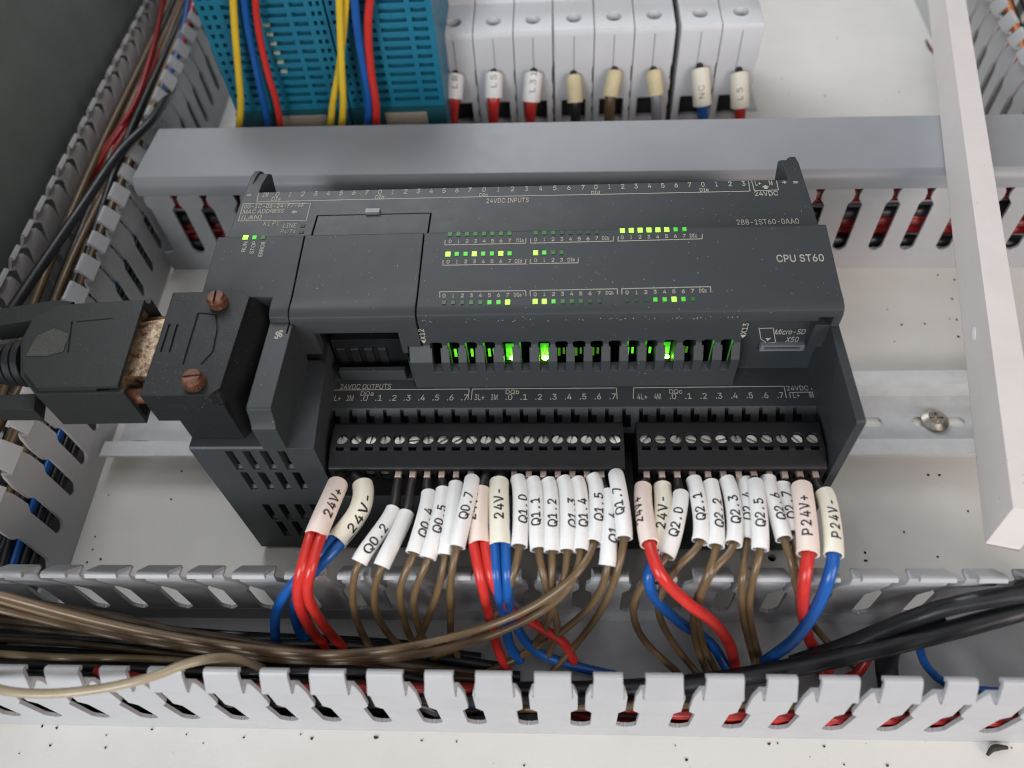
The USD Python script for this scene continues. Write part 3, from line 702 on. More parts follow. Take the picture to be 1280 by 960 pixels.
# stepped strain relief and the cable
c0 = np.array([*(0.5 * (np.array(PZ(24, 424, 82)[:2]) + np.array(PZ(22, 474, 82)[:2]))), 80.0])
back = np.array([-nv[0], -nv[1], 0.0])
rel = []
for k in range(7):
    rr = 6.6 - 0.45 * k
    C = np.array([c0 + back * (2.6 * k - 2.5), c0 + back * (2.6 * k - 0.7)])
    rel.append(tube(C, rr, 20))
    rel.append(tube(np.array([c0 + back * (2.6 * k - 0.8), c0 + back * (2.6 * k + 0.2)]), rr * 0.72, 16))
part(pl, 'strain_relief', cat(rel), 'plug_black')
rail2 = ccw(lx([(-10, 402), (70, 392), (78, 378), (-10, 384)], 84))
sc = thing('serial_cable', 'round black cable leaving the serial plug towards the left edge', 'cable', tuple(c0 + back * 14))
part(sc, 'jacket', tube(spline([c0 + back * 14, c0 + back * 30, c0 + back * 55 + np.array([0, 0, -6]), c0 + back * 90 + np.array([0, 4, -20])], 3), 3.4, 16), 'cable_black')
part(pl, 'side_rib', profz(ccw(lx([(-14, 408), (60, 398), (92, 377), (70, 375), (-14, 388)], 82)), 76, 82), 'plug_grey')
part(pl, 'side_rib', profz(ccw(lx([(-14, 512), (42, 512), (45, 492), (-14, 494)], 80)), 75, 80), 'plug_grey')

# ---------------------------------------------------------------- teal perforated power units behind the duct
TY = 190.0
def teal_unit(label, x0, x1, cols, edgecol):
    t = thing('relay_unit', label, 'power unit', ((x0 + x1) / 2, TY + 30, 0))
    m = box(x0, x1, TY, TY + 75, 2, 112)
    rows = np.arange(44.0, 112, 3.9)
    for (a, b) in cols:
        for z in rows:
            m -= box(a, b, TY - 1, TY + 3, z, z + 1.9)
    part(t, 'housing', m, 'teal')
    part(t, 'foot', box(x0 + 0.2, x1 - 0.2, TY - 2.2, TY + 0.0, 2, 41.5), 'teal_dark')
    part(t, 'name_plate', box(x0 + (x1 - x0) * 0.36, x0 + (x1 - x0) * 0.80, TY - 2.7, TY - 2.2, 29, 40.0), 'beige_label')
    return t
t1 = teal_unit('left teal power unit with rows of cooling slots behind yellow wires', -43.0, 8.2, [(-41.2, -39.6), (-37.6, -35.9), (-33.0, -27.5), (-24.6, -20), (-18.2, -7.4), (-5.4, 0.4), (2.6, 4.0), (5.4, 6.8)], None)
t2 = teal_unit('right teal power unit with cooling slots beside the white circuit breakers', 9.0, 51.0, [(10.6, 12.0), (13.8, 15.2), (17.4, 20.0), (22.0, 27.2), (29.2, 40.2), (42.4, 48.4)], None)
for k in range(6):
    p = PY(333 + 4.5 * k, 31 + 11.5 * k, TY - 0.2)
    part(t1, 'terminal_tip', box(p[0] - 1.3, p[0] + 1.3, TY - 0.9, TY + 0.5, p[2] - 0.6, p[2] + 0.6), 'tip_green')

# ---------------------------------------------------------------- circuit breakers
KY = float(PZ(690, 41, 60)[1])
def breaker(label, u_edges, sep_black):
    xs = [float(PZ(u, 41, 60)[0]) for u in u_edges]
    t = thing('circuit_breaker', label, 'circuit breaker', ((xs[0] + xs[-1]) / 2, KY + 40, 0), None)
    for a, b in zip(xs[:-1], xs[1:]):
        c = (a + b) / 2
        o = [(KY + 0.6, 2), (KY + 0.6, 57.5), (KY + 2.0, 60.0), (KY + 24, 61.5), (KY + 26, 78), (KY + 80, 78), (KY + 80, 2)]
        m = prof(o, a + 0.18, b - 0.18)
        m -= cyl(3.3, 14, (c, KY + 10.5, 49), n=32)
        m -= box(c - 0.16, c + 0.16, KY - 1, KY + 1.2, 24, 57.5)
        m -= box(c - 5.6, c + 5.6, KY - 1, KY + 9, 14, 27) + box(c - 6.6, c + 6.6, KY - 1, KY + 5, 1, 14)
        for z0, z1 in ((35.5, 43), (27.0, 30.5), (20, 23)):
            m -= box(b - 0.65, b + 1, KY - 1, KY + 3, z0, z1)
        pp = part(t, 'pole', m, 'breaker_white')
        part(pp, 'entry_shade', box(c - 5.5, c + 5.5, KY + 7.2, KY + 8.6, 14.2, 26.8), 'cavity')  # black block at the back of the recess, standing in for its shade
        part(pp, 'clamp_screw', tri(cyl(3.0, 1.0, (c, KY + 10.5, 49.2), n=24) - box(c - 3, c + 3, KY + 10.1, KY + 10.9, 49.7, 51)), 'screw_steel')
    return xs
B1x = breaker('white three-pole circuit breaker nearest the teal units, fed by red wires', [541, 590.5, 641, 690.5], None)
B2x = breaker('white three-pole circuit breaker in the middle, with yellowed sleeves on its wires', [692, 743.5, 794.5, 847], None)
B3x = breaker('white two-pole circuit breaker on the right, fed by one blue and one red wire', [853.5, 906.5, 960], None)
krail = thing('din_rail', 'far mounting rail carrying the white circuit breakers', 'mounting rail', (80, KY + 27, 0))
part(krail, 'rail', prof([(KY + 27, 0.05), (KY + 62, 0.05), (KY + 62, 1.1), (KY + 27, 1.1)], 34, 200) , 'zinc')

# ---------------------------------------------------------------- wires
def along(C, a, b):
    """The piece of the polyline C between the lengths a and b."""
    s = np.concatenate([[0], np.cumsum(np.linalg.norm(np.diff(C, axis=0), axis=1))])
    n = max(3, int((b - a) / 1.2))
    q = np.linspace(a, b, n)
    return np.stack([np.interp(q, s, C[:, k]) for k in range(3)], 1)
def length_at(C, P):
    s = np.concatenate([[0], np.cumsum(np.linalg.norm(np.diff(C, axis=0), axis=1))])
    return s[np.argmin(np.linalg.norm(C - P, axis=1))]
def writing(C, r, s, h, adv, start, roll=0.0):
    """Lettering that climbs the sleeve C (top first) against its length, start mm above its lower end; roll turns it about the sleeve."""
    D = C[::-1]
    L = np.concatenate([[0], np.cumsum(np.linalg.norm(np.diff(D, axis=0), axis=1))])
    T = np.gradient(D, axis=0); T /= np.linalg.norm(T, axis=1, keepdims=True)
    out = []
    for k, ch in enumerate(s):
        if ch == ' ': continue
        m = text(ch, h, 0.07, h < 2.61 and r < 3.5); b = m.bounds
        m.vertices[:, 0] += start + adv * (k + 0.5) - (b[0][0] + b[1][0]) / 2
        m.vertices[:, 1] -= h / 2
        v, f = trimesh.remesh.subdivide_to_size(m.vertices, m.faces, 0.8)
        c = np.stack([np.interp(v[:, 0], L, D[:, j]) for j in range(3)], 1)
        t = np.stack([np.interp(v[:, 0], L, T[:, j]) for j in range(3)], 1); t /= np.linalg.norm(t, axis=1, keepdims=True)
        V = EYE - c; V /= np.linalg.norm(V, axis=1, keepdims=True)
        N = V - t * (V * t).sum(1, keepdims=True); N /= np.linalg.norm(N, axis=1, keepdims=True)
        U = np.cross(N, t)
        ph = v[:, 1] / r + roll
        rr = r + v[:, 2:3] - 0.03
        out.append(trimesh.Trimesh(c + rr * (np.cos(ph)[:, None] * N + np.sin(ph)[:, None] * U), f, process=False))
    return cat(out)

def zv(v):
    return float(np.interp(v, [690, 705, 722, 740, 770, 800, 830, 860], [53.5, 53.0, 50.5, 44, 30, 18, 7, 4]))
def path(pts):
    """Pixels (u, v) or (u, v, lift) of a wire inside the front duct, laid at a depth that falls from the wall's top to the floor."""
    out = []
    for q in pts:
        z = zv(q[1]) + (q[2] if len(q) > 2 else 0)
        out.append(PZ(q[0], q[1], max(z, 2.2)))
    return out
WGROUP = None
def marked_wire(name, label, x, top, bottom, after, colors, r, sleeve_mat, sr, s, start=2.6, roll=0.0, zt=50.0, zb=53.5, h=2.5, adv=2.3, collar=True, cat_='wire', lift=0.0, afters=None, mid=None):
    E0 = np.array([x, 4.0, 49.8])
    t = thing(name, label, cat_, (x, 0.2, 49.8))
    P1 = PZ(top[0], top[1], zt); P2 = PZ(bottom[0], bottom[1], zb)
    head = [E0, np.array([x, -1.0, 49.8])]
    if P1[1] < -5.5: head.append(np.array([x + (P1[0] - x) * 0.35, -4.6, 49.9]))
    mids = [PZ(mid[0], mid[1], (zt + zb) / 2 + 0.6)] if mid else []
    C = spline(head + [P1] + mids + [P2] + path(after), 1.2)
    l1, l2 = length_at(C, P1), length_at(C, P2)
    if collar and len(colors) == 1:
        cw = along(C, 5.6, max(l1 + 1.5, 8.5))
        part(t, 'ferrule_collar', tube(cw, np.linspace(1.25, 1.6, len(cw)), 12), 'ferrule_black')
        part(t, 'ferrule_tip', box(x - 0.8, x + 0.8, -1.4, 4.0, 49.3, 51.0), 'ferrule_tip')
    else:
        cw = along(C, 2.8, l1 + 2.0)
        part(t, 'ferrule_collar', tube(cw, np.linspace(1.4, sr * 0.8, len(cw)), 12), 'ferrule_black')
    S = along(C, l1, l2)
    sl = part(t, 'marker_sleeve', tube(S, sr, 22, hollow=sr * 0.84), sleeve_mat, 50)
    if s:
        part(sl, 'lettering', writing(S, sr, s, h, adv, start, roll), 'sleeve_ink', False)
    total = length_at(C, C[-1])
    if len(colors) == 1:
        part(t, 'insulation', tube(along(C, max(l1 - 1.0, 6.5), total), r, 12), colors[0])
    else:
        T, N, B = frames(C)
        for k, c in enumerate(colors):
            o = (0.5 - k) * 2 * r * 1.02
            CC = C + o * np.cross(T, np.array([0, 0, 1.0]) + 0 * T)
            if afters and afters[k]:
                j = np.argmin(np.linalg.norm(C - P2, axis=1))
                CC = np.vstack([CC[:j + 1], spline([CC[j]] + path(afters[k]), 1.2)[1:]])
                CC = spline(CC[::4], 1.2)
            part(t, 'insulation', tube(along(CC, l1 + 3, length_at(CC, CC[-1])), r, 12), c)
    return t

WIRE_LABEL = {
    'Q0.2': 'brown wire in the leftmost white sleeve, strongly leaning, marked Q0.2',
    'Q0.3': 'brown wire in a blank leaning white sleeve right beside sleeve Q0.2',
    'Q0.4': 'brown wire in white sleeve Q0.4, just right of the blank leaning sleeve',
    'Q0.5': 'brown wire in white sleeve Q0.5, overlapping the edge of sleeve Q0.4',
    'Q0.6': 'brown wire in a white sleeve mostly hidden behind sleeve Q0.7',
    'Q0.7': 'brown wire in the raised white sleeve Q0.7 touching the half hidden pink sleeve',
    'Q1.0': 'brown wire in upright white sleeve Q1.0 next to a cream sleeve',
    'Q1.1': 'brown wire in white sleeve Q1.1, second of the upright row',
    'Q1.2': 'brown wire in white sleeve Q1.2, third of the upright row',
    'Q1.3': 'brown wire in white sleeve Q1.3 whose text is turned to the right edge',
    'Q1.4': 'brown wire in narrow white sleeve Q1.4 between turned text and sleeve Q1.5',
    'Q1.5': 'brown wire in white sleeve Q1.5, sweeping far left along the bundle',
    'Q1.6': 'brown wire in the lowest hanging white sleeve Q1.6, behind sleeve Q1.7',
    'Q1.7': 'brown wire in white sleeve Q1.7, last before the gap between the terminal strips',
    'Q2.0': 'brown wire in slanting white sleeve Q2.0 covering a cream sleeve',
    'Q2.1': 'brown wire in white sleeve Q2.1, first upright one right of the gap',
    'Q2.2': 'brown wire in white sleeve Q2.2 with text turned right, left of sleeve Q2.3',
    'Q2.3': 'brown wire in white sleeve Q2.3 partly covering sleeve Q2.4',
    'Q2.4': 'brown wire in white sleeve Q2.4 squeezed behind sleeve Q2.3',
    'Q2.5': 'brown wire in white sleeve Q2.5 standing forward at the middle right',
    'Q2.6': 'brown wire in bent white sleeve Q2.6 leaning towards the right pink sleeve',
    'Q2.7': 'brown wire in white sleeve Q2.7 half hidden by the pink P24V+ sleeve'}
def qwire(s, idx, xs, top, bottom, after, start=2.6, roll=0.0, show=True, extra='', **k):
    return marked_wire('output_wire', WIRE_LABEL[s], xs[idx], top, bottom, after, ['wire_brown'], 1.0, 'sleeve_white', 2.15, s if show else '', start, roll, **k)
RB = 1.4
marked_wire('supply_wire', 'pair of red wires in the leftmost pink sleeve, marked 24V+', XL[0], (422, 606), (395, 669), [(383, 705), (372, 735), (380, 770), (400, 800), (424, 822)], ['wire_red', 'wire_red'], RB, 'sleeve_pink', 2.9, '24V+', 4.0, -0.25, h=2.6, adv=2.7, zt=51.5, zb=57.5, afters=[[(379, 702, 5), (372, 735, 6), (380, 772, 4), (402, 803), (420, 820)], [(391, 703, 5), (384, 735, 6), (398, 772, 4), (425, 805), (446, 824)]])
marked_wire('supply_wire', 'pair of blue wires in the leftmost cream sleeve, bent, marked 24V-', XL[1], (453, 606), (421, 676), [(395, 705), (365, 735), (346, 765), (346, 808)], ['wire_blue', 'wire_blue'], RB, 'sleeve_cream', 2.9, '24V-', 3.2, -0.35, h=2.6, adv=2.7, mid=(450, 636), zb=51.5, afters=[[(396, 698, -2.2), (362, 735, -1), (345, 768), (346, 806), (352, 825)], [(405, 701, -2.2), (380, 732, -3), (368, 762, -3), (378, 795, -3), (396, 818)]])
qwire('Q0.2', 4, XL, (492, 637), (449, 703), [(441, 735), (446, 775), (459, 803), (472, 822)], 2.4, -0.1)
qwire('Q0.3', 5, XL, (508, 642), (477, 708), [(468, 738), (474, 775), (495, 803), (515, 820)], show=False, extra='with its text turned away, beside sleeve Q0.2')
qwire('Q0.4', 6, XL, (536, 617), (517, 692), [(502, 728), (503, 765), (516, 803), (530, 822)], 4.0, -0.35)
qwire('Q0.6', 8, XL, (570, 606), (557, 694), [(548, 735), (532, 780), (515, 815)], show=False, extra='half hidden behind sleeve Q0.7')
qwire('Q0.5', 7, XL, (554, 613), (535, 698), [(520, 735), (518, 765), (530, 800), (545, 822)], 6.2, -0.15)
qwire('Q0.7', 9, XL, (590, 600), (571, 684), [(564, 720), (563, 760), (565, 800), (572, 820)], 6.8, 0.1, zt=51.5, zb=56.0)
marked_wire('supply_wire', 'pair of red wires in a half hidden pink sleeve behind sleeve Q0.7', XL[10], (602, 614), (599, 680), [(610, 725), (620, 780), (632, 825)], ['wire_red', 'wire_red'], RB, 'sleeve_pink', 2.75, '24V+', 5.0, 0.75, h=2.6, adv=2.6, afters=[[(600, 720), (612, 770), (622, 810), (634, 838)], [(614, 720), (634, 757), (668, 780), (704, 803), (718, 830), (720, 846)]])
marked_wire('supply_wire', 'pair of blue wires in a straight cream sleeve left of sleeve Q1.0', XL[11], (624, 603), (625, 681), [(627, 730), (640, 790)], ['wire_blue', 'wire_blue'], RB, 'sleeve_cream', 2.75, '24V-', 5.4, 0.05, h=2.6, adv=2.7, afters=[[(620, 722), (630, 770), (640, 812), (660, 836)], [(634, 722), (640, 770), (668, 812), (710, 830), (775, 846)]])
qwire('Q1.0', 12, XL, (647, 599), (649, 683), [(640, 722), (622, 765), (590, 800), (540, 822)], 5.6, -0.3)
qwire('Q1.1', 13, XL, (666, 601), (673, 687), [(680, 722), (692, 760), (696, 790), (684, 822)], 5.6, 0.1)
qwire('Q1.2', 14, XL, (685, 602), (690, 690), [(690, 725), (690, 760), (672, 800), (640, 828)], 5.8, -0.1)
qwire('Q1.3', 15, XL, (704, 600), (709, 689), [(703, 730, 2), (672, 765, 6), (600, 800, 12), (500, 822, 18), (380, 826, 18), (250, 812, 14), (120, 790, 10), (-30, 755, 6)], 5.8, -0.62)
qwire('Q1.4', 16, XL, (721, 601), (726, 689), [(716, 725, 2), (680, 762, 7), (610, 795, 13), (510, 818, 20), (390, 822, 20), (260, 806, 16), (120, 782, 12), (-30, 742, 8)], 5.8, -0.2)
qwire('Q1.5', 17, XL, (741, 597), (742, 679), [(722, 715, 2), (676, 752, 9), (610, 782, 16), (520, 806, 24), (420, 817, 26), (300, 808, 22), (150, 782, 18), (-30, 735, 10)], 5.6, -0.25)
qwire('Q1.6', 18, XL, (759, 616), (759, 707), [(745, 748), (708, 785), (655, 818), (610, 840)], 5.2, -0.5)
qwire('Q1.7', 19, XL, (770, 594), (780, 673), [(772, 712), (748, 768), (712, 815), (690, 840)], 5.6, 0.35, zt=51.5, zb=56.0)
marked_wire('supply_wire', 'single red wire in a pink sleeve just right of the terminal gap', XR[0], (804, 609), (812, 680), [(824, 715, 5), (858, 752, 6), (892, 778, 6), (912, 806, 4), (920, 838)], ['wire_red'], 1.6, 'sleeve_pink', 2.4, '24V+', 5.0, 0.72, h=2.5, adv=2.6, zb=57)
marked_wire('supply_wire', 'blue wire in a cream sleeve reading 24V- behind sleeve Q2.0', XR[1], (828, 607), (820, 690), [(811, 720), (820, 748, -3), (850, 778, -4), (890, 806, -3), (910, 838)], ['wire_blue'], 1.5, 'sleeve_cream', 2.4, '24V-', 5.2, 0.1, h=2.5, adv=2.6, zt=49.5, zb=51.5, mid=(829, 640))
qwire('Q2.0', 2, XR, (851, 618), (833, 695), [(815, 716, -0.5), (797, 742), (792, 768), (805, 800), (848, 842)], 4.6, 0.1, zt=51, zb=53.5)
qwire('Q2.1', 3, XR, (867, 600), (875, 677), [(846, 710, -1.5), (826, 742, -3), (826, 775, -4), (846, 810, -2), (872, 842)], 5.0, 0.05)
qwire('Q2.2', 4, XR, (888, 604), (895, 683), [(884, 720), (868, 760), (869, 800), (884, 842)], 4.4, -0.45)
qwire('Q2.4', 6, XR, (929, 599), (933, 676), [(928, 722), (929, 770), (944, 832)], 5.0, -0.1, zt=48.8, zb=51.0)
qwire('Q2.3', 5, XR, (908, 600), (917, 680), [(890, 715), (873, 760), (877, 800), (896, 842)], 4.8, -0.1)
qwire('Q2.6', 8, XR, (960, 598), (980, 674), [(990, 706, -1), (996, 735, -3), (1012, 775, -8), (1040, 808, -8), (1075, 838, -4)], 4.4, -0.5, zt=49.5)
qwire('Q2.7', 9, XR, (978, 605), (992, 668), [(996, 700, -2), (998, 735, -5), (1006, 785, -10), (1030, 822, -5)], 3.4, -0.35, zt=48.8, zb=50.5)
qwire('Q2.5', 7, XR, (944, 604), (950, 687), [(940, 728), (938, 775), (952, 832)], 5.0, -0.1, zt=51, zb=55)
marked_wire('supply_wire', 'single red wire in the large pink sleeve P24V+ near the right end', XR[10], (1002, 609), (1010, 693), [(1006, 722, 3), (1004, 762, 3), (1012, 800, 2), (1036, 838)], ['wire_red'], 1.6, 'sleeve_pink', 2.75, 'P24V+', 3.2, 0.0, h=2.5, adv=2.75, zt=51, zb=56)
marked_wire('supply_wire', 'blue wire in the rightmost cream sleeve, marked P24V-', XR[11], (1030, 616), (1042, 694), [(1036, 722, 2), (1018, 765, 6), (992, 800, 8), (955, 828, 6)], ['wire_blue'], 1.6, 'sleeve_cream', 2.4, 'P24V-', 3.0, -0.35, h=2.4, adv=2.7, zt=50, zb=55)

# loose wires and cables lying in the ducts
def loose(name, label, pts, r, m, category='wire', group=None, step=2.5, n=10):
    C = spline(pts, step)
    if group:        # bundled wires never lie quite straight
        q = np.linspace(0, 1, len(C)); ph = RNG.uniform(0, 6.28, 4); env = np.sin(np.pi * q) ** 0.5
        C = C + np.stack([0 * q, 0.45 * env * np.sin(5 * q + ph[0]) + 0.2 * env * np.sin(17 * q + ph[1]), 0.5 * env * np.sin(7 * q + ph[2]) + 0.2 * env * np.sin(19 * q + ph[3])], 1)
    t = thing(name, label, category, tuple(C[0]), group)
    part(t, 'jacket' if category == 'cable' else 'insulation', tube(C, r, n), m, 50)
    return t
ZP = lambda pts: [PZ(u, v, z) for u, v, z in pts]
loose('cable', 'thick black cable sweeping into the front duct from the right edge', ZP([(1330, 748, 40), (1240, 774, 36), (1130, 803, 28), (1040, 824, 22), (950, 842, 17), (850, 856, 12), (740, 862, 9), (600, 864, 8)]), 2.5, 'cable_black', 'cable', n=18)
loose('cable', 'upper black cable at the right edge, lying along the thick one', ZP([(1330, 736, 46), (1250, 746, 42), (1180, 760, 37), (1120, 781, 30), (1060, 806, 23), (990, 830, 16)]), 2.3, 'cable_black', 'cable', n=18)
loose('cable', 'short black cable end turning down beside the red wire at the right', ZP([(1180, 770, 30), (1120, 800, 22), (1108, 830, 10), (1112, 862, 5)]), 3.0, 'cable_black', 'cable', n=18)
loose('loose_wire', 'thin blue wire curling down at the right end of the front duct', ZP([(1145, 790, 22), (1150, 812, 14), (1160, 835, 7), (1185, 856, 4), (1260, 866, 4)]), 1.2, 'wire_blue')
loose('loose_wire', 'red wire bent sharply under the black cable', ZP([(1018, 832, 8), (1040, 850, 5), (1060, 848, 5), (1075, 838, 8), (1090, 810, 14)]), 1.4, 'wire_dark_red')
loose('loose_wire', 'pale brown wire looping over the teeth at the lower left', ZP([(-30, 852, 48), (10, 864, 50.5), (60, 867, 50.5), (130, 860, 50.5), (190, 846, 50.5), (235, 829, 48), (280, 822, 42), (320, 832, 30), (345, 850, 16)]), 1.15, 'wire_light', n=12)
k = 0
for (u0, v0, z0), (u1, v1, z1), (u2, v2, z2), m in (((-40, 742, 34), (140, 772, 30), (330, 806, 22), 'wire_dark_brown'), ((-40, 756, 30), (140, 778, 28), (330, 812, 20), 'wire_brown'), ((-40, 770, 28), (130, 788, 26), (330, 818, 18), 'wire_dark_brown'),
        ((-40, 780, 24), (150, 796, 24), (340, 822, 16), 'wire_dark_brown'), ((-40, 795, 22), (120, 806, 20), (330, 828, 12), 'wire_dark_brown'), ((-40, 815, 26), (70, 822, 24), (330, 833, 12), 'wire_tan')):
    loose('bundled_wire', 'brown wire in the bundle at the left end of the front duct', ZP([(u0, v0, z0), (u1, v1, z1), (u2, v2, z2), (u2 + 130, v2 + 18, z2 * 0.7), (u2 + 300, 846 + 2 * k, 5)]), 1.05, m, group='brown wires bundled in the front duct')
    k += 1
for i in range(9):
    y = -31.5 - 2.6 * i; z = 4.2 + (i % 3) * 4.6
    loose('bundled_cable', 'black wire lying deep in the left half of the front duct', [(-125, y - 3, z + 14), (-60, y, z + 8), (0, y - 1, z + 4), (30 + 4 * i, y, z), (70 + 6 * (i % 4), y - 2, 3.4)], 1.6, 'cable_black', group='black wires deep in the front duct', n=8, step=5)
for i in range(5):
    x0 = (92, 104, 118, 98, 110)[i]
    loose('bundled_red_wire', 'red wire running low along the near wall of the front duct', [(x0, -47, 3.5), (x0 + 18, -52.5 + 2.2 * (i % 2), 3.6 + 3.6 * (i // 2)), (160, -53.4 + 2.3 * (i % 2), 5.5 + 3.8 * (i // 2)), (200, -53.2 + 2.3 * (i % 2), 4.5 + 3.6 * (i // 2)), (270, -53 + 2.3 * (i % 2), 6 + 3.6 * (i // 2))], 1.45, 'wire_red' if i == 2 else 'wire_dark_red', group='red wires low in the front duct', n=8, step=5)
loose('bundled_red_wire', 'red wire crossing high behind the near teeth at the left of the front duct', [(-30, -47, 22), (0, -52.0, 28), (30, -52.4, 28), (60, -50, 22), (90, -46, 8)], 1.4, 'wire_dark_red')
for i in range(1, 2):
    loose('bundled_blue_wire', 'blue wire running low along the near wall of the front duct', [(-40, -50 - 1.5 * i, 8 + 3 * i), (20, -52.6 + 1.6 * i, 9 + 3 * i), (72, -52.6 + 2.0 * i, 9 + 3 * i), (98, -48, 4)], 1.4, 'wire_blue', n=8, step=5)
for i in range(7):
    loose('bundled_cable', 'black wire lying behind the near wall at the left of the front duct', [(-118, -51.5 + 1.7 * (i % 3), 6 + 3.2 * i), (-20, -52.4 + 1.7 * (i % 3), 4.2 + 3.1 * i), (50, -51.5 + 1.5 * (i % 3), 4 + 2.4 * i), (115, -49 + 1.2 * (i % 3), 3.6 + 1.0 * i)], 1.55, 'cable_black', group='black wires behind the near wall of the front duct', n=8, step=5)
for i in range(4):
    loose('bundled_dark_wire', 'dark brown wire lying on the floor along the near wall of the front duct', [(-40, -48 + 1.0 * i, 4 + 3 * (i % 2)), (60, -47.5 - i, 4 + 2.6 * (i % 2)), (130, -49 - 0.5 * i, 4 + 2.6 * i), (240, -48 - 0.5 * i, 5 + 2.6 * i)], 1.3, 'wire_brown' if i % 2 else 'cable_black', group='dark wires on the floor of the front duct', n=8, step=5)
# back duct: red wires behind the slots
yb = lambda x: BY - 0.0215 * (x + 72)
for i in range(9):
    dark = i in (0, 1, 2, 6)
    loose('duct_wire', 'dark wire behind the slots of the covered duct' if dark else 'red wire behind the slots of the covered duct', [(x, yb(x) + 5.0 + 1.6 * (i % 2) + 0.9 * math.sin(x * 0.05 + i), 3.6 + 4.0 * i + 1.6 * math.sin(x * 0.024 + 2.1 * i)) for x in range(-66, 330, 30)], 2.35, 'cable_black' if dark else ('wire_dark_red' if i % 2 else 'wire_deep_red'), group='dark wires in the covered duct' if dark else 'red wires in the covered duct', n=8, step=6)
# left duct
def lp(u, v, z):        # (along, across, up) of the left duct
    ca, sa = math.cos(left_angle), math.sin(left_angle)
    return (-64.6 + u * ca - v * sa, -21.5 + u * sa + v * ca, z)
for i in range(3):
    loose('riser_wire', 'red wire rising through the upper part of the left duct', ZP([(206 + 6 * i, -25, 38), (200 + 6 * i, 20, 39 - 3 * i), (186 + 6 * i, 80, 39 - 3 * i), (164 + 6 * i, 135, 38 - 3 * i), (134 + 6 * i, 180, 35), (110 + 6 * i, 222, 30), (98 + 6 * i, 262, 24), (104 + 6 * i, 300, 14)]), 1.15, 'wire_dark_red', group='red wires rising in the left duct')
for i in range(8):
    v = 9 + 2.6 * i
    loose('riser_wire', 'dark brown wire in the bundle of the left duct', [lp(-20, v + 3, 22), lp(40, v, 20 + 5 * (i % 3)), lp(120, v - 1, 24 + 5 * ((i + 1) % 3)), lp(200, v + 1, 30 + 4 * (i % 2)), lp(300, v, 36), lp(380, v, 38)], 1.5, 'wire_brown' if i % 3 else 'cable_black', group='brown wires rising in the left duct', n=8, step=5)
for i in range(4):
    v = 3.0 + 1.6 * i
    loose('riser_wire', 'blue wire low behind the slots of the left duct' if i == 2 else 'black wire low behind the slots of the left duct', [lp(-15, v + 2, 12 + i), lp(30, v, 14 + 3 * i), lp(80, v + 2, 12 + 3 * i), lp(150, v, 16 + 4 * i), lp(250, v + 2, 30), lp(370, v, 40)], 1.4, 'wire_blue' if i == 2 else 'cable_black', group=None if i == 2 else 'black wires in the left duct', n=8, step=5)
loose('riser_cable', 'black cable leaving the left duct over its outer teeth', ZP([(215, 110, 40), (188, 152, 48), (150, 190, 51), (100, 262, 52), (48, 338, 52), (6, 400, 51), (-30, 450, 48)]), 1.9, 'cable_black', 'cable', n=14)
loose('riser_wire', 'blue wire beside the teal unit at the top of the left duct', ZP([(238, -20, 44), (228, 40, 42), (214, 90, 38), (196, 140, 30)]), 1.4, 'wire_blue')
loose('riser_wire', 'bright red wire beside the teal unit at the top of the left duct', ZP([(246, -20, 48), (240, 12, 46), (232, 45, 42), (215, 90, 34)]), 1.3, 'wire_red')
# right duct
for i, m in enumerate(('wire_red', 'wire_orange', 'cable_black', 'cable_black', 'wire_dark_red', 'wire_yellow')):
    loose('far_wire', ['red wire', 'orange wire', 'black wire', 'second black wire', 'dark red wire', 'yellow wire'][i] + ' in the duct at the upper right corner', [(315 + 4.2 * i, 380, 34 + 3 * (i % 3)), (309.5 + 4.2 * i, 280, 36 + 4 * (i % 2)), (303.5 + 4.4 * i, 170, 22)], 1.9, m, n=8, step=6)
# wires in front of the teal units
def drop(label, pts, m, r=1.5):
    loose('feed_wire', label, [PY(u, v, y) for u, v, y in pts] , r, m, n=12)
drop('yellow wire hanging in front of the left edge of the left teal unit', [(290, -30, 186), (293, 30, 184), (298, 90, 182), (301, 130, 181), (298, 165, 180)], 'wire_yellow', 1.5)
drop('blue wire hanging in front of the left teal unit', [(302, -30, 186), (309, 30, 185), (322, 95, 184), (331, 135, 183), (338, 170, 182)], 'wire_blue', 1.4)
drop('red wire hanging in front of the left teal unit', [(317, -30, 185), (322, 30, 184), (333, 85, 183), (346, 130, 182), (352, 170, 181)], 'wire_red', 1.4)
drop('longer of two crossing yellow wires between the teal units', [(434, -30, 186), (430, 30, 184), (424, 85, 182), (416, 130, 181), (412, 170, 180)], 'wire_yellow', 1.5)
drop('shorter of two crossing yellow wires between the teal units', [(423, -30, 183.0), (425, 30, 181), (427, 85, 179), (429, 130, 178), (426, 170, 178)], 'wire_yellow', 1.5)
drop('blue wire hanging in front of the right teal unit', [(441, -30, 186), (447, 40, 184), (456, 95, 183), (461, 130, 182), (458, 170, 181)], 'wire_blue', 1.7)
drop('red wire hanging in front of the right teal unit', [(466, -30, 186), (460, 30, 184.5), (464, 90, 183), (470, 130, 181), (470, 170, 180)], 'wire_red', 1.7)
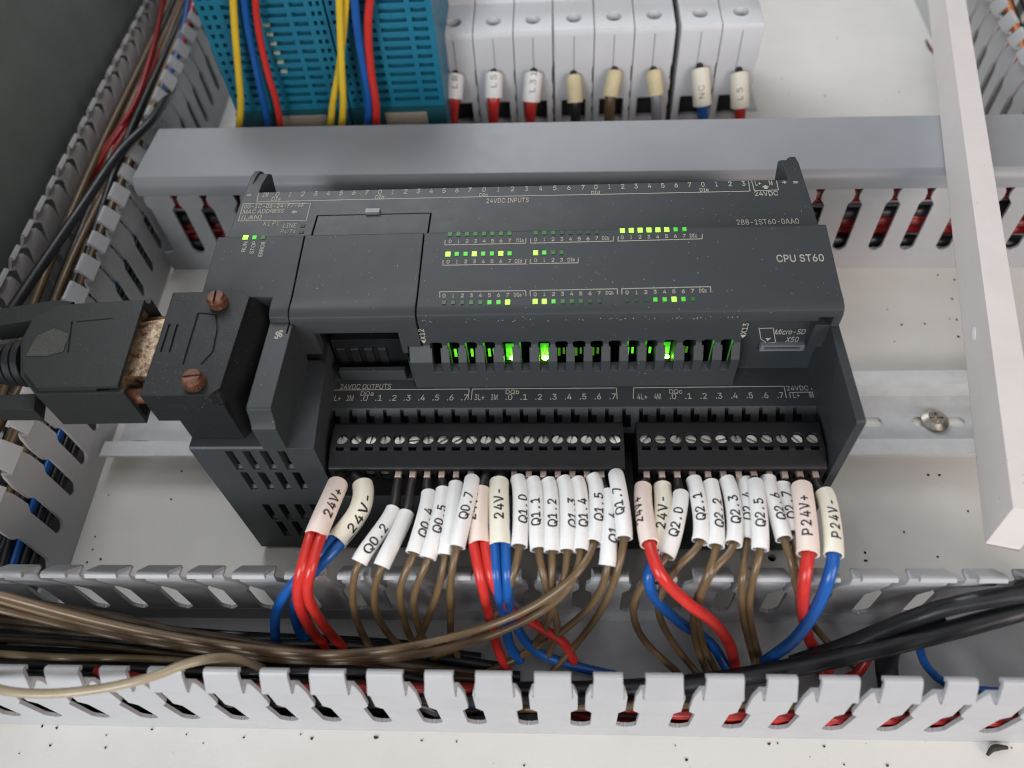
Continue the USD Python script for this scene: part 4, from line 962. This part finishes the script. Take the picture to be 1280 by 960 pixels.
# wires out of the circuit breakers
def breaker_wire(label, u0, v0, u1, v1, sleeve, colors, s):
    sr = 4.1 if len(colors) > 1 else 3.5
    a, b = PY(u0, v0, KY - 1.5), PY(u1, v1, KY - 9)
    tail = PY(u1 + (u1 - u0) * 0.3, v1 + 35, KY - 12)
    t = thing('breaker_wire', label, 'wire', tuple(a))
    head = a + np.array([0, 6, 1.5])
    C = spline([head, a, b, tail], 1.2)
    l1, l2 = length_at(C, a), length_at(C, b)
    part(t, 'ferrule_collar', tube(along(C, 1.0, l1 + 2), 1.7, 12), 'ferrule_black')
    S = along(C, l1, l2)
    sl = part(t, 'marker_sleeve', tube(S, sr, 20, hollow=sr * 0.87), sleeve, 50)
    if s: part(sl, 'lettering', writing(S, 4.1, s, 2.6, 3.0, 3.0), 'faint_ink', False)
    T, N, B = frames(C)
    for k, c in enumerate(colors):
        o = (k - (len(colors) - 1) / 2) * 4.0
        part(t, 'insulation', tube(along(C + o * np.cross(T, [0, 0, 1.0]), l1 + 4, length_at(C, C[-1])), 2.0 if len(colors) > 1 else 2.4, 12), c)
RR = ['wire_red', 'wire_red']
breaker_wire('pair of red wires in a white sleeve on the leftmost breaker pole', 569, 97, 567, 124, 'sleeve_white', RR, 'LR1')
breaker_wire('pair of red wires in a white sleeve on the second breaker pole from the left', 617, 95, 617, 123, 'sleeve_white', RR, 'LS1')
breaker_wire('pair of red wires in a white sleeve on the third breaker pole from the left', 667, 94, 664, 127, 'sleeve_white', RR, 'L31')
breaker_wire('dark wire in a short yellowed sleeve on the left pole of the middle breaker', 717, 97, 719, 128, 'sleeve_yellowed', ['cable_black'], '')
breaker_wire('brown wire in a short yellowed sleeve on the centre pole of the middle breaker', 768, 92, 763, 121, 'sleeve_yellowed', ['wire_brown'], '')
breaker_wire('grey wire in a short yellowed sleeve on the right pole of the middle breaker', 817, 92, 820, 120, 'sleeve_yellowed', ['wire_grey'], '')
breaker_wire('pair of blue wires in a cream sleeve on the two-pole breaker', 875, 88, 878, 131, 'sleeve_cream', ['wire_blue', 'wire_blue'], 'NC')
breaker_wire('pair of red wires in a cream sleeve on the rightmost breaker pole', 924, 93, 925, 134, 'sleeve_cream', RR, 'L5')

rs = PZ(1160, 58, 0)
setting('rust_stain', blob(rs[0] + 0.6, rs[1], 0.02, 1.0, 8, 20, 0.06, seed=5, amp=0.6), 'rust', 'stuff', 'brown rust stain on the plate beside the white bar at the top')

# ---------------------------------------------------------------- crumbs of dirt on the plate
specks = []
spots = [(227, 589), (136, 619), (214, 624), (119, 671), (116, 687), (109, 703), (126, 699), (53, 908), (71, 910), (63, 932), (132, 935), (254, 929), (24, 942), (133, 919), (190, 912), (233, 918), (305, 922), (376, 918), (390, 923), (470, 922), (527, 926), (571, 927), (1172, 344), (1193, 350), (1190, 374), (1109, 387), (1127, 406), (1156, 405), (1187, 399), (1196, 400), (1198, 421), (1118, 427),
         (1115, 489), (1166, 493), (1183, 488), (1196, 492), (1160, 594), (1174, 594), (1210, 639), (1081, 691), (1082, 701), (1130, 665), (1172, 696), (655, 957), (844, 932), (858, 950), (961, 930), (972, 929), (1055, 956), (1109, 957), (1030, 933), (1264, 935), (1031, 120), (977, 98), (986, 118), (1047, 48), (1124, 115)]
for i, (u, v) in enumerate(spots):
    p = PZ(u, v, 0.0); r = RNG.uniform(0.14, 0.42)
    specks.append(tri(blob(p[0], p[1], 0.02, r * RNG.uniform(0.7, 1.6), r, 8, 0.25, seed=i + 20, amp=0.5)))
setting('dirt_specks', cat(specks), 'crumb', 'stuff', 'dark crumbs of dirt scattered on the white mounting plate')
cr = PZ(1246, 937, 1.5)
crumb = thing('insulation_scrap', 'short curled black scrap lying on the plate at the lower right corner', 'scrap', (cr[0], cr[1], 0))
part(crumb, 'scrap', tube(spline([PZ(1234, 944, 1.0), PZ(1241, 936, 1.6), PZ(1250, 934, 1.6), PZ(1259, 934.5, 1.0)], 0.5), np.concatenate([np.linspace(0.4, 0.9, 6), np.linspace(0.9, 0.5, len(spline([PZ(1234, 944, 1.0), PZ(1241, 936, 1.6), PZ(1250, 934, 1.6), PZ(1259, 934.5, 1.0)], 0.5)) - 6)]), 8), 'crumb')
